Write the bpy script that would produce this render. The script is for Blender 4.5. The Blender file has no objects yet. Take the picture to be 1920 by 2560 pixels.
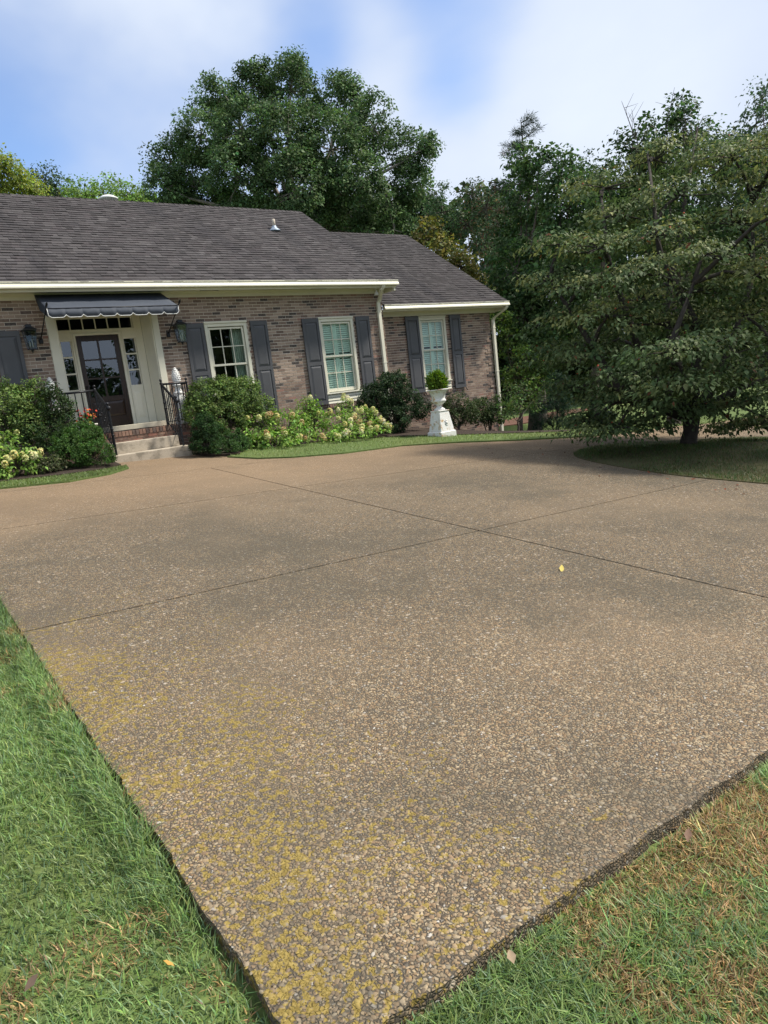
import bpy, bmesh, math, random
import numpy as np
from mathutils import Vector, Matrix
from mathutils.geometry import delaunay_2d_cdt

random.seed(7)
RNG = np.random.default_rng(11)
scene = bpy.context.scene
COL = scene.collection

# ------------------------------------------------------------------ camera
IW, IH = 1920.0, 2560.0                       # photograph size
YAW, PITCH, ROLL, FPX, HC = 0.61623, 0.17518, 0.11612, 1734.1, 1.56
def _basis():
    cy, sy, cp, sp = math.cos(YAW), math.sin(YAW), math.cos(PITCH), math.sin(PITCH)
    f = np.array([sy*cp, cy*cp, -sp]); r = np.array([cy, -sy, 0.]); d = np.cross(f, r)
    cr, sr = math.cos(ROLL), math.sin(ROLL)
    return f, cr*r+sr*d, -sr*r+cr*d
FO, RT, DN = _basis()
CAM = np.array([0., 0., HC])
cd = bpy.data.cameras.new('camera'); cam = bpy.data.objects.new('camera', cd); COL.objects.link(cam)
cd.sensor_fit = 'VERTICAL'; cd.sensor_height = 36.0; cd.lens = 36.0*FPX/IH
cd.clip_start = 0.05; cd.clip_end = 3000
M = Matrix.Identity(4)
for i in range(3):
    M[i][0] = RT[i]; M[i][1] = -DN[i]; M[i][2] = -FO[i]; M[i][3] = CAM[i]
cam.matrix_world = M
scene.camera = cam

# ------------------------------------------------------------------ light
SUN_EL, SUN_AZ = math.radians(54), math.atan2(-0.50, 0.866)      # direction to the sun, azimuth from +X
sd = np.array([math.cos(SUN_EL)*math.cos(SUN_AZ), math.cos(SUN_EL)*math.sin(SUN_AZ), math.sin(SUN_EL)])
sl = bpy.data.lights.new('sun', 'SUN'); sun = bpy.data.objects.new('sun', sl); COL.objects.link(sun)
sl.energy = 3.9; sl.angle = math.radians(6); sl.color = (1.0, 0.93, 0.82)
sun.rotation_euler = Vector(sd).to_track_quat('Z', 'Y').to_euler(); sun.location = (10, -10, 30)

def ray(u, v): return FO + RT*(u-IW/2)/FPX + DN*(v-IH/2)/FPX

world = bpy.data.worlds.new('World'); scene.world = world; world.use_nodes = True
def build_sky():
    nt = world.node_tree; N = nt.nodes; L = nt.links; N.clear()
    out = N.new('ShaderNodeOutputWorld'); bg = N.new('ShaderNodeBackground'); bg.inputs[1].default_value = 1.0
    sky = N.new('ShaderNodeTexSky'); sky.sky_type = 'NISHITA'; sky.sun_disc = False
    sky.sun_elevation = SUN_EL; sky.sun_rotation = math.pi/2 - SUN_AZ
    sky.air_density = 1.0; sky.dust_density = 0.6; sky.ozone_density = 2.0
    sk = N.new('ShaderNodeMix'); sk.data_type = 'RGBA'; sk.blend_type = 'MULTIPLY'; sk.inputs[0].default_value = 1
    L.new(sky.outputs[0], sk.inputs[6]); sk.inputs[7].default_value = (.112, .120, .135, 1)
    tc = N.new('ShaderNodeTexCoord')
    mp = N.new('ShaderNodeMapping'); mp.inputs['Scale'].default_value = (1.0, 1.0, 1.7); mp.inputs['Location'].default_value = (.35, .1, .2)
    L.new(tc.outputs['Generated'], mp.inputs[0])
    n1 = N.new('ShaderNodeTexNoise'); n1.inputs['Scale'].default_value = 1.9; n1.inputs['Detail'].default_value = 5; n1.inputs['Roughness'].default_value = .5
    n1.inputs['Distortion'].default_value = .15
    L.new(mp.outputs[0], n1.inputs['Vector'])
    acc = n1.outputs[0]
    def spot(u, v, rad, amt):      # a thinner or thicker place in the cloud at a sky direction
        nonlocal acc
        w = ray(u, v); w = w/np.linalg.norm(w)
        vm = N.new('ShaderNodeVectorMath'); vm.operation = 'DISTANCE'; vm.inputs[1].default_value = tuple(w)
        L.new(tc.outputs['Generated'], vm.inputs[0])
        mr = N.new('ShaderNodeMapRange'); mr.interpolation_type = 'SMOOTHERSTEP'
        mr.inputs[1].default_value = 0; mr.inputs[2].default_value = rad; mr.inputs[3].default_value = amt; mr.inputs[4].default_value = 0
        L.new(vm.outputs['Value'], mr.inputs[0])
        ad = N.new('ShaderNodeMath'); L.new(acc, ad.inputs[0]); L.new(mr.outputs[0], ad.inputs[1]); acc = ad.outputs[0]
    spot(60, 250, .22, -.17); spot(1130, 90, .16, -.12); spot(1120, 260, .10, -.10); spot(780, 100, .10, -.11); spot(20, 400, .12, -.12)
    spot(1550, 200, .40, .20); spot(950, 130, .10, .14); spot(430, 120, .26, .12); spot(1000, 420, .2, .06)
    rp = N.new('ShaderNodeMapRange'); rp.interpolation_type = 'SMOOTHSTEP'
    rp.inputs[1].default_value = .10; rp.inputs[2].default_value = .54
    L.new(acc, rp.inputs[0])
    n2 = N.new('ShaderNodeTexNoise'); n2.inputs['Scale'].default_value = 3.1; n2.inputs['Detail'].default_value = 6
    L.new(mp.outputs[0], n2.inputs['Vector'])
    cr = N.new('ShaderNodeValToRGB'); cr.color_ramp.elements[0].position = .32; cr.color_ramp.elements[1].position = .72
    cr.color_ramp.elements[0].color = (.39, .45, .57, 1); cr.color_ramp.elements[1].color = (.53, .58, .655, 1)
    mxn = N.new('ShaderNodeMix'); mxn.data_type = 'FLOAT'; mxn.inputs[0].default_value = .55
    L.new(n2.outputs[0], mxn.inputs[2]); L.new(acc, mxn.inputs[3]); L.new(mxn.outputs[0], cr.inputs[0])
    mx = N.new('ShaderNodeMix'); mx.data_type = 'RGBA'
    L.new(rp.outputs[0], mx.inputs[0]); L.new(sk.outputs[2], mx.inputs[6]); L.new(cr.outputs[0], mx.inputs[7])
    L.new(mx.outputs[2], bg.inputs[0]); L.new(bg.outputs[0], out.inputs[0])
build_sky()
scene.view_settings.view_transform = 'Standard'; scene.view_settings.look = 'None'
scene.view_settings.exposure = 0.72; scene.view_settings.gamma = 1.0
scene.view_settings.use_curve_mapping = False
scene.render.engine = 'CYCLES'
scene.cycles.max_bounces = 7; scene.cycles.transparent_max_bounces = 12
scene.cycles.diffuse_bounces = 3; scene.cycles.glossy_bounces = 3

# ------------------------------------------------------------------ pixel -> place helpers
def smin(y, a, w): return y-w*np.log1p(np.exp(np.clip((y-a)/w, -50, 50)))
def G(x, y):
    """height of the ground (driveway surface) at x, y"""
    x = np.asarray(x, float); y = np.asarray(y, float)
    d = np.maximum(0, np.minimum(x, 18)-9)
    s = np.clip((y-9.5)/5, 0, 1); s = s*s*(3-2*s)
    return -.05*smin(x, 26, 1.5)+.071*smin(y, 16.5, .8)-.0126*d*d*(.15+.85*s)
def at(u, v, depth): return CAM+ray(u, v)*depth
def atY(u, v, Y): w = ray(u, v); return CAM+w*Y/w[1]
def gnd(u, v, dz=0.):
    w = ray(u, v); prev = .3
    for t in np.concatenate([np.arange(.5, 40, .05), np.arange(40, 250, .5)]):
        P = CAM+w*t
        if P[2] < G(P[0], P[1])+dz:
            a, b = prev, t
            for _ in range(30):
                m = (a+b)/2; P = CAM+w*m
                if P[2] < G(P[0], P[1])+dz: b = m
                else: a = m
            return CAM+w*b
        prev = t
    return CAM+w*200

# ------------------------------------------------------------------ materials
class NT:
    def __init__(s, name):
        s.m = bpy.data.materials.new(name); s.m.use_nodes = True; s.t = s.m.node_tree
        s.b = s.t.nodes['Principled BSDF']; s.o = s.t.nodes['Material Output']
        s.b.inputs['Specular IOR Level'].default_value = .3
    def n(s, typ, **kw):
        nd = s.t.nodes.new(typ)
        for k, v in kw.items(): setattr(nd, k, v)
        return nd
    def link(s, a, b): s.t.links.new(a, b)
    def pos(s, scale=None):
        g = s.n('ShaderNodeNewGeometry'); o = g.outputs['Position']
        if scale is not None:
            mp = s.n('ShaderNodeMapping'); mp.inputs['Scale'].default_value = scale; s.link(o, mp.inputs[0]); o = mp.outputs[0]
        return o
    def obj(s, scale=None):
        g = s.n('ShaderNodeTexCoord'); o = g.outputs['Object']
        if scale is not None:
            mp = s.n('ShaderNodeMapping'); mp.inputs['Scale'].default_value = scale; s.link(o, mp.inputs[0]); o = mp.outputs[0]
        return o
    def noise(s, vec, scale, detail=4, rough=.55):
        n = s.n('ShaderNodeTexNoise'); n.inputs['Scale'].default_value = scale; n.inputs['Detail'].default_value = detail
        n.inputs['Roughness'].default_value = rough; s.link(vec, n.inputs['Vector']); return n.outputs[0]
    def ramp(s, fac, stops):
        r = s.n('ShaderNodeValToRGB'); e = r.color_ramp.elements
        e[0].position, e[0].color = stops[0][0], (*stops[0][1], 1); e[1].position, e[1].color = stops[-1][0], (*stops[-1][1], 1)
        for p, c in stops[1:-1]:
            x = e.new(p); x.color = (*c, 1)
        s.link(fac, r.inputs[0]); return r.outputs[0]
    def rng(s, fac, a, b, c, d, smooth=True):
        r = s.n('ShaderNodeMapRange')
        if smooth: r.interpolation_type = 'SMOOTHSTEP'
        for i, x in enumerate((a, b, c, d)): r.inputs[i+1].default_value = x
        s.link(fac, r.inputs[0]); return r.outputs[0]
    def mix(s, fac, a, b, mode='MIX'):
        m = s.n('ShaderNodeMix', data_type='RGBA', blend_type=mode)
        for sock, val in ((m.inputs[0], fac), (m.inputs[6], a), (m.inputs[7], b)):
            if hasattr(val, 'links'): s.link(val, sock)
            elif isinstance(val, tuple): sock.default_value = (*val, 1)
            else: sock.default_value = val
        return m.outputs[2]
    def math(s, op, a, b=0.):
        m = s.n('ShaderNodeMath', operation=op)
        for sock, val in ((m.inputs[0], a), (m.inputs[1], b)):
            if hasattr(val, 'links'): s.link(val, sock)
            else: sock.default_value = val
        return m.outputs[0]
    def attr(s, name='col'):
        a = s.n('ShaderNodeAttribute'); a.attribute_name = name; return a.outputs['Color']
    def bump(s, h, strength=.3, dist=.01):
        b = s.n('ShaderNodeBump'); b.inputs['Strength'].default_value = strength; b.inputs['Distance'].default_value = dist
        s.link(h, b.inputs['Height']); s.link(b.outputs[0], s.b.inputs['Normal'])
    def base(s, c):
        if hasattr(c, 'links'): s.link(c, s.b.inputs['Base Color'])
        else: s.b.inputs['Base Color'].default_value = (*c, 1)
    def rough(s, v):
        if hasattr(v, 'links'): s.link(v, s.b.inputs['Roughness'])
        else: s.b.inputs['Roughness'].default_value = v

def simple(name, col, rough=.6, var=.12, scale=6., bump=0., bscale=60., metal=0., spec=.3):
    m = NT(name); p = m.pos()
    n = m.noise(p, scale, 5)
    lo = tuple(c*(1-var) for c in col); hi = tuple(min(1, c*(1+var)) for c in col)
    m.base(m.ramp(n, [(.3, lo), (.7, hi)])); m.rough(rough)
    m.b.inputs['Metallic'].default_value = metal; m.b.inputs['Specular IOR Level'].default_value = spec
    if bump: m.bump(m.noise(p, bscale, 4), bump, .004)
    return m.m

def foliage_mat(name, transl=.28, rough=.55, spec=.14):
    m = NT(name); c = m.attr(); m.base(c); m.rough(rough); m.b.inputs['Specular IOR Level'].default_value = spec
    t = m.n('ShaderNodeBsdfTranslucent')
    hs = m.n('ShaderNodeHueSaturation'); hs.inputs['Saturation'].default_value = 1.15; hs.inputs['Value'].default_value = 1.5
    m.link(c, hs.inputs['Color']); m.link(hs.outputs[0], t.inputs[0])
    mx = m.n('ShaderNodeMixShader'); mx.inputs[0].default_value = transl
    m.link(m.b.outputs[0], mx.inputs[1]); m.link(t.outputs[0], mx.inputs[2]); m.link(mx.outputs[0], m.o.inputs[0])
    return m.m

MAT = {}
MAT['leaf'] = foliage_mat('leaf')
MAT['needle'] = foliage_mat('needle', .1, .55, .2)
MAT['grass'] = foliage_mat('grass_blade', .25, .45, .3)
MAT['petal'] = foliage_mat('petal', .25, .6, .15)
MAT['bark'] = simple('bark', (.075, .062, .05), .9, .35, 14, .6, 40)
MAT['bark_pale'] = simple('bark_pale', (.22, .20, .17), .9, .3, 10, .5, 30)
MAT['white_trim'] = simple('cream_paint', (.64, .62, .505), .45, .05, 3)
MAT['cream_dark'] = simple('cream_door_surround', (.82, .80, .67), .45, .05, 3)
MAT['shutter'] = simple('shutter_grey', (.078, .080, .086), .42, .08, 3)
MAT['black_iron'] = simple('black_iron', (.018, .019, .022), .4, .3, 30, .2, 90, .3)
MAT['lantern_metal'] = simple('lantern_metal', (.045, .05, .058), .35, .2, 20, 0, 0, .6)
MAT['white_metal'] = simple('white_metal', (.70, .71, .69), .4, .07, 4)
MAT['flash'] = simple('flashing', (.25, .30, .36), .45, .15, 9, 0, 0, .4)
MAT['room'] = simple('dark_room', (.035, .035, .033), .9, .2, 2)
MAT['curtain'] = simple('curtain', (.42, .44, .40), .9, .12, 5)
MAT['blind'] = simple('plantation_blind', (.90, .95, .90), .5, .03, 4)
MAT['terracotta'] = simple('pot', (.55, .53, .48), .7, .15, 9)
MAT['soil'] = simple('soil', (.03, .022, .016), .95, .4, 30, .6, 60)

def brick_mat():
    m = NT('brick_clay'); p = m.pos(); c = m.attr()
    n = m.noise(p, 22, 6, .65); n2 = m.noise(p, 130, 3)
    c2 = m.mix(m.rng(n, .42, .72, 0, .38), c, (.32, .255, .195))
    c3 = m.mix(m.rng(n2, .4, .75, 0, .4), c2, (.10, .08, .07))
    # soot and weathering with its own patchy shape
    w = m.noise(p, .9, 4); c4 = m.mix(m.rng(w, .45, .75, 0, .18), c3, (.09, .068, .06))
    m.base(c4); m.rough(.85); m.bump(n2, .5, .004)
    return m.m
MAT['brick'] = brick_mat()
def mortar_mat():
    m = NT('mortar'); p = m.pos()
    n = m.noise(p, 40, 5); w = m.noise(p, 1.3, 3)
    c = m.ramp(n, [(.3, (.46, .40, .335)), (.7, (.60, .53, .45))])
    m.base(m.mix(m.rng(w, .4, .7, 0, .25), c, (.35, .29, .23))); m.rough(.95); m.bump(n, .5, .004)
    return m.m
MAT['mortar'] = mortar_mat()
def far_brick_mat():
    m = NT('brick_wall_plain'); p = m.obj()
    b = m.n('ShaderNodeTexBrick'); b.inputs['Scale'].default_value = 1; b.inputs['Brick Width'].default_value = .203; b.inputs['Row Height'].default_value = .0677
    b.inputs['Mortar Size'].default_value = .006; b.inputs['Color1'].default_value = (.21, .15, .115, 1); b.inputs['Color2'].default_value = (.10, .08, .075, 1); b.inputs['Mortar'].default_value = (.42, .37, .31, 1)
    sp = m.n('ShaderNodeSeparateXYZ'); m.link(p, sp.inputs[0]); cb = m.n('ShaderNodeCombineXYZ')
    m.link(m.math('ADD', sp.outputs[0], sp.outputs[1]), cb.inputs[0]); m.link(sp.outputs[2], cb.inputs[1]); m.link(cb.outputs[0], b.inputs['Vector'])
    m.base(b.outputs[0]); m.rough(.9); return m.m
MAT['brick_far'] = far_brick_mat()
def shingle_mat():
    m = NT('asphalt_shingle'); p = m.pos(); c = m.attr()
    g = m.noise(p, 260, 2); st = m.noise(m.pos((1.6, .35, .35)), .9, 5, .6)
    c1 = m.mix(m.rng(g, .4, .7, 0, .4), c, (.095, .09, .092))
    st2 = m.noise(m.pos((1.1, .5, .5)), .55, 3, .5)
    c2 = m.mix(m.rng(st, .5, .72, 0, .62), c1, (.022, .021, .024))
    c2 = m.mix(m.rng(st2, .52, .7, 0, .5), c2, (.03, .027, .03))
    m.base(c2); m.rough(.92); m.b.inputs['Specular IOR Level'].default_value = .25; m.bump(g, .6, .004); return m.m
MAT['shingle'] = shingle_mat()
def stone_stain(m, c, p):
    """large stains, grey mildew and yellow lichen that sit on the slab"""
    sp = m.n('ShaderNodeSeparateXYZ'); m.link(p, sp.inputs[0]); X, Y = sp.outputs[0], sp.outputs[1]
    big = m.noise(p, .55, 4, .6); mid = m.noise(p, 2.4, 5, .6)
    dk = m.math('ADD', m.math('MULTIPLY', big, .6), m.math('MULTIPLY', mid, .4))
    c = m.mix(m.rng(dk, .43, .63, .03, .56), c, (.078, .070, .052))
    wm = m.noise(p, .33, 3); c = m.mix(m.rng(wm, .45, .65, 0, .16), c, (.36, .26, .165))
    # rust-warm tone close to the house
    c = m.mix(m.math('MULTIPLY', m.rng(Y, 6.5, 10.5, 0, 1), .34), c, (.38, .25, .145))
    # lichen, densest by the grass edge and the corner
    fx = m.rng(X, .5, 2.6, 1, 0); fy = m.rng(Y, 1.2, 2.6, 1, 0); fyy = m.rng(Y, 3.4, 6.5, 1, .25)
    near = m.math('MAXIMUM', m.math('MULTIPLY', fx, fyy), m.math('MULTIPLY', fy, m.rng(X, .6, 2.8, 1, .15)))
    ln = m.noise(p, 38, 3, .6); lb = m.noise(p, 2.6, 3)
    lv = m.math('ADD', m.math('ADD', m.math('MULTIPLY', ln, .9), m.math('MULTIPLY', lb, .3)), m.math('MULTIPLY', near, .22))
    msk = m.math('MULTIPLY', m.rng(lv, .825, .875, 0, .78), m.rng(near, .02, .35, 0, 1))
    c = m.mix(msk, c, m.ramp(m.noise(p, 60, 3), [(.35, (.19, .135, .025)), (.65, (.31, .23, .055))]))
    return c, msk
STONES = [(0, (.33, .235, .130)), (.18, (.245, .155, .085)), (.34, (.38, .295, .180)), (.5, (.19, .140, .090)), (.62, (.43, .345, .225)), (.74, (.29, .190, .098)), (.86, (.32, .270, .185)), (.94, (.20, .180, .145)), (1, (.50, .47, .42))]
def aggregate_mat():
    m = NT('exposed_aggregate'); p = m.pos()
    v = m.n('ShaderNodeTexVoronoi'); v.inputs['Scale'].default_value = 80; m.link(p, v.inputs['Vector'])
    v2 = m.n('ShaderNodeTexVoronoi', feature='DISTANCE_TO_EDGE'); v2.inputs['Scale'].default_value = 80; m.link(p, v2.inputs['Vector'])
    sx = m.n('ShaderNodeSeparateColor'); m.link(v.outputs['Color'], sx.inputs[0])
    c = m.ramp(sx.outputs[0], STONES)
    gap = m.rng(v2.outputs['Distance'], .05, .2, 0, 1)
    c = m.mix(gap, (.075, .064, .048), c)
    c = m.mix(m.rng(sx.outputs[1], .55, .75, 0, .7), c, (.085, .07, .054))
    v3 = m.n('ShaderNodeTexVoronoi'); v3.inputs['Scale'].default_value = 30; m.link(p, v3.inputs['Vector'])
    s3 = m.n('ShaderNodeSeparateColor'); m.link(v3.outputs['Color'], s3.inputs[0]); near3 = m.rng(v3.outputs['Distance'], .25, .4, 1, 0)
    c = m.mix(m.math('MULTIPLY', near3, m.rng(s3.outputs[0], .86, .93, 0, .75)), c, (.50, .42, .32))
    c = m.mix(m.math('MULTIPLY', near3, m.rng(s3.outputs[1], .72, .8, 0, .6)), c, (.06, .048, .036))
    c, _ = stone_stain(m, c, p); m.base(c); m.rough(.85); m.b.inputs['Specular IOR Level'].default_value = .2
    m.bump(m.rng(v2.outputs['Distance'], 0, .3, 0, 1), .8, .006); return m.m
MAT['aggregate'] = aggregate_mat()
def pebble_mat():
    m = NT('pebble'); p = m.pos(); c = m.attr()
    n = m.noise(p, 400, 3); c = m.mix(m.rng(n, .4, .7, 0, .35), c, (.12, .09, .065))
    c, _ = stone_stain(m, c, p); m.base(c); m.rough(.7); m.b.inputs['Specular IOR Level'].default_value = .25; return m.m
MAT['pebble'] = pebble_mat()
def groove_mat():
    return simple('joint_filler', (.05, .04, .03), .95, .3, 20)
MAT['groove'] = groove_mat()
def ground_mat():
    m = NT('lawn_ground'); p = m.pos()
    n = m.noise(p, 30, 5); b = m.noise(p, .6, 3)
    c = m.ramp(n, [(.3, (.05, .08, .022)), (.7, (.115, .165, .045))])
    c = m.mix(m.rng(b, .45, .7, 0, .35), c, (.13, .14, .045)); m.base(c); m.rough(.95); m.bump(n, .7, .02); return m.m
MAT['lawn'] = ground_mat()
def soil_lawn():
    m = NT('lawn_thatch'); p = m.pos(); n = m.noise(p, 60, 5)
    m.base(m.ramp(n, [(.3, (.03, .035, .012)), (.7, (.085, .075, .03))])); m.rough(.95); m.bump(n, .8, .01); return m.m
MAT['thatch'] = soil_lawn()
def mulch_mat():
    m = NT('mulch'); p = m.pos((1, 1.8, 1)); n = m.noise(p, 38, 6, .7)
    m.base(m.ramp(n, [(.3, (.012, .009, .007)), (.7, (.075, .052, .038))])); m.rough(.95); m.bump(n, 1, .03); return m.m
MAT['mulch'] = mulch_mat()
def concrete_mat():
    m = NT('concrete_step'); p = m.pos(); n = m.noise(p, 70, 5, .7); b = m.noise(p, 5, 5, .6)
    c = m.ramp(n, [(.3, (.33, .285, .22)), (.7, (.48, .42, .335))])
    c = m.mix(m.rng(b, .45, .65, 0, .6), c, (.13, .115, .085)); m.base(c); m.rough(.9); m.bump(n, .6, .006); return m.m
MAT['concrete'] = concrete_mat()
def wood_mat():
    m = NT('dark_stained_door'); p = m.pos((14, 14, 1.2)); n = m.noise(p, 4, 6, .6)
    m.base(m.ramp(n, [(.3, (.013, .007, .005)), (.7, (.045, .021, .012))])); m.rough(.3); m.b.inputs['Specular IOR Level'].default_value = .5; return m.m
MAT['door_wood'] = wood_mat()
def canvas_mat():
    m = NT('awning_canvas'); p = m.pos(); n = m.noise(p, 220, 2); b = m.noise(p, 2.2, 3)
    c = m.ramp(n, [(.3, (.036, .044, .058)), (.7, (.055, .065, .084))])
    m.base(m.mix(m.rng(b, .4, .7, 0, .3), c, (.075, .085, .105))); m.rough(.75); m.bump(b, .25, .03); return m.m
MAT['canvas'] = canvas_mat()
def cast_white(name, rust):
    m = NT(name); p = m.pos(); n = m.noise(p, 9, 6, .65); f = m.noise(p, 50, 4)
    c = m.ramp(f, [(.3, (.60, .60, .58)), (.7, (.78, .78, .76))])
    if rust: c = m.mix(m.rng(n, .52, .68, 0, .85), c, (.42, .25, .09))
    else: c = m.mix(m.rng(n, .5, .7, 0, .45), c, (.36, .33, .28))
    m.base(c); m.rough(.65); m.bump(f, .3, .004); return m.m
MAT['urn'] = cast_white('weathered_white_iron', True)
MAT['caststone'] = cast_white('white_cast_stone', False)
def glass_mat(name, tint, refl):
    m = NT(name); t = m.n('ShaderNodeBsdfTransparent'); t.inputs[0].default_value = (*tint, 1)
    g = m.n('ShaderNodeBsdfGlossy'); g.inputs['Roughness'].default_value = .005; g.inputs[0].default_value = (.86, .93, 1, 1)
    fr = m.n('ShaderNodeFresnel'); fr.inputs[0].default_value = 1.5
    fac = m.math('ADD', m.math('MULTIPLY', fr.outputs[0], refl), .02)
    p = m.pos(); nb = m.n('ShaderNodeBump'); nb.inputs['Strength'].default_value = .03; nb.inputs['Distance'].default_value = .02
    m.link(m.noise(p, 2.2, 2), nb.inputs['Height']); m.link(nb.outputs[0], g.inputs['Normal'])
    mx = m.n('ShaderNodeMixShader'); m.link(fac, mx.inputs[0]); m.link(t.outputs[0], mx.inputs[1]); m.link(g.outputs[0], mx.inputs[2])
    m.link(mx.outputs[0], m.o.inputs[0]); return m.m
MAT['glass'] = glass_mat('window_glass', (.86, 1.0, .92), .8)
MAT['door_glass'] = glass_mat('door_glass', (.45, .5, .5), 2.6)
MAT['lamp_glass'] = glass_mat('lantern_glass', (.8, .85, .85), 1.6)

# ------------------------------------------------------------------ mesh helpers
def prop(o, label=None, cat=None, group=None, kind=None):
    if label: o['label'] = label
    if cat: o['category'] = cat
    if group: o['group'] = group
    if kind: o['kind'] = kind
    return o
def empty(name, loc, label, cat, group=None):
    o = bpy.data.objects.new(name, None); COL.objects.link(o); o.location = [float(a) for a in loc]; o.empty_display_size = .1
    return prop(o, label, cat, group)
def link(name, me, mat=None, parent=None, local=True):
    """mesh data in world coordinates; parents are unrotated so subtract their place"""
    if mat is not None and not me.materials: me.materials.append(mat)
    o = bpy.data.objects.new(name, me); COL.objects.link(o)
    if parent is not None:
        o.parent = parent
        if local:
            w = Vector((0, 0, 0)); q = parent
            while q is not None: w += q.location; q = q.parent
            o.location = -w
    return o
def np_mesh(name, V, F, colr=None, smooth=False):
    """V (n,3); F list of equal-size face arrays [(m,k)...]"""
    me = bpy.data.meshes.new(name); V = np.ascontiguousarray(V, np.float32)
    me.vertices.add(len(V)); me.vertices.foreach_set('co', V.ravel())
    idx = np.concatenate([np.asarray(f, np.int32).ravel() for f in F]); cnt = np.concatenate([np.full(len(f), np.asarray(f).shape[1], np.int32) for f in F])
    me.loops.add(len(idx)); me.loops.foreach_set('vertex_index', idx)
    st = np.zeros(len(cnt), np.int32); st[1:] = np.cumsum(cnt)[:-1]
    me.polygons.add(len(cnt)); me.polygons.foreach_set('loop_start', st)
    if smooth: me.polygons.foreach_set('use_smooth', np.ones(len(cnt), bool))
    me.update(calc_edges=True)
    if colr is not None:
        a = me.attributes.new('col', 'FLOAT_COLOR', 'POINT')
        c4 = np.ones((len(V), 4), np.float32); c4[:, :3] = colr; a.data.foreach_set('color', c4.ravel())
    return me
def stamp(name, tv, tf, R, P, S, C, smooth=False):
    """many copies of a template as one mesh. R (N,3,3) columns are axes, P (N,3), S (N,) or (N,3), C (N,3)"""
    N = len(P); k = len(tv); tv = np.asarray(tv, float)
    S = np.asarray(S, float)
    if S.ndim == 1: S = S[:, None]*np.ones(3)
    loc = tv[None]*S[:, None, :]
    V = np.einsum('nij,nkj->nki', R, loc)+P[:, None, :]
    off = (np.arange(N)*k)[:, None, None]
    F = [(np.asarray(f)[None]+off).reshape(-1, np.asarray(f).shape[1]) for f in tf]
    return np_mesh(name, V.reshape(-1, 3), F, np.repeat(C, k, 0), smooth)
def frames(nrm, tang):
    """axes: y = tang made orthogonal (leaf length), z = nrm"""
    z = nrm/np.maximum(np.linalg.norm(nrm, axis=1, keepdims=True), 1e-6)
    y = tang-(tang*z).sum(1, keepdims=True)*z; y /= np.maximum(np.linalg.norm(y, axis=1, keepdims=True), 1e-6)
    x = np.cross(y, z); return np.stack([x, y, z], 2)
class MB:
    def __init__(s): s.v = []; s.f = []; s.c = []; s.cc = None
    def add(s, vs, fs):
        o = len(s.v); s.v += [tuple(map(float, a)) for a in vs]; s.f += [tuple(i+o for i in f) for f in fs]
        if s.cc is not None: s.c += [s.cc]*len(vs)
        return s
    def box(s, x0, x1, y0, y1, z0, z1, back=True):
        vs = [(x0,y0,z0),(x1,y0,z0),(x1,y1,z0),(x0,y1,z0),(x0,y0,z1),(x1,y0,z1),(x1,y1,z1),(x0,y1,z1)]
        fs = [(0,3,2,1),(4,5,6,7),(0,1,5,4),(1,2,6,5),(3,0,4,7)]
        if back: fs.append((2,3,7,6))
        return s.add(vs, fs)
    def tube(s, pts, rad, n=8, cap=True):
        pts = [np.array(p, float) for p in pts]; m = len(pts)
        rad = [rad]*m if not hasattr(rad, '__len__') else rad
        vs = []; ref = None
        for i in range(m):
            t = pts[min(i+1, m-1)]-pts[max(i-1, 0)]; t = t/max(np.linalg.norm(t), 1e-9)
            if ref is None: ref = np.array([1., 0, 0]) if abs(t[0]) < .8 else np.array([0, 1., 0])
            a = ref-t*(ref@t); a /= np.linalg.norm(a); ref = a; b = np.cross(t, a)
            for k in range(n):
                q = 2*math.pi*k/n; vs.append(pts[i]+(a*math.cos(q)+b*math.sin(q))*rad[i])
        fs = [(i*n+k, i*n+(k+1) % n, (i+1)*n+(k+1) % n, (i+1)*n+k) for i in range(m-1) for k in range(n)]
        if cap: fs += [tuple(range(n-1, -1, -1)), tuple((m-1)*n+k for k in range(n))]
        return s.add(vs, fs)
    def lathe(s, prof, cx, cy, cz=0, n=20, rot=0.):
        vs = [(cx+r*math.cos(2*math.pi*k/n+rot), cy+r*math.sin(2*math.pi*k/n+rot), cz+z) for r, z in prof for k in range(n)]; m = len(prof)
        fs = [(i*n+k, i*n+(k+1) % n, (i+1)*n+(k+1) % n, (i+1)*n+k) for i in range(m-1) for k in range(n)]
        fs += [tuple(range(n-1, -1, -1)), tuple((m-1)*n+k for k in range(n))]
        return s.add(vs, fs)
    def mesh(s, name, smooth=False):
        me = bpy.data.meshes.new(name); me.from_pydata(s.v, [], s.f)
        if smooth: me.polygons.foreach_set('use_smooth', np.ones(len(s.f), bool))
        if s.c:
            a = me.attributes.new('col', 'FLOAT_COLOR', 'POINT'); c4 = np.ones((len(s.v), 4), np.float32); c4[:, :3] = np.array(s.c); a.data.foreach_set('color', c4.ravel())
        me.update(); return me
    def obj(s, name, mat, parent=None, smooth=False, bevel=0.):
        o = link(name, s.mesh(name, smooth), mat, parent)
        if bevel:
            b = o.modifiers.new('bevel', 'BEVEL'); b.width = bevel; b.segments = 2; b.limit_method = 'ANGLE'; b.angle_limit = math.radians(40)
        return o
def box(name, x0, x1, y0, y1, z0, z1, mat, parent=None, bevel=0.): return MB().box(x0, x1, y0, y1, z0, z1).obj(name, mat, parent, False, bevel)
def bdist(poly, X, Y):
    p = np.asarray(poly); X = np.asarray(X, float); Y = np.asarray(Y, float); d = np.full(len(X), 1e9)
    for a, b in p: d = np.minimum(d, np.hypot(X-a, Y-b))
    return d
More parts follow.
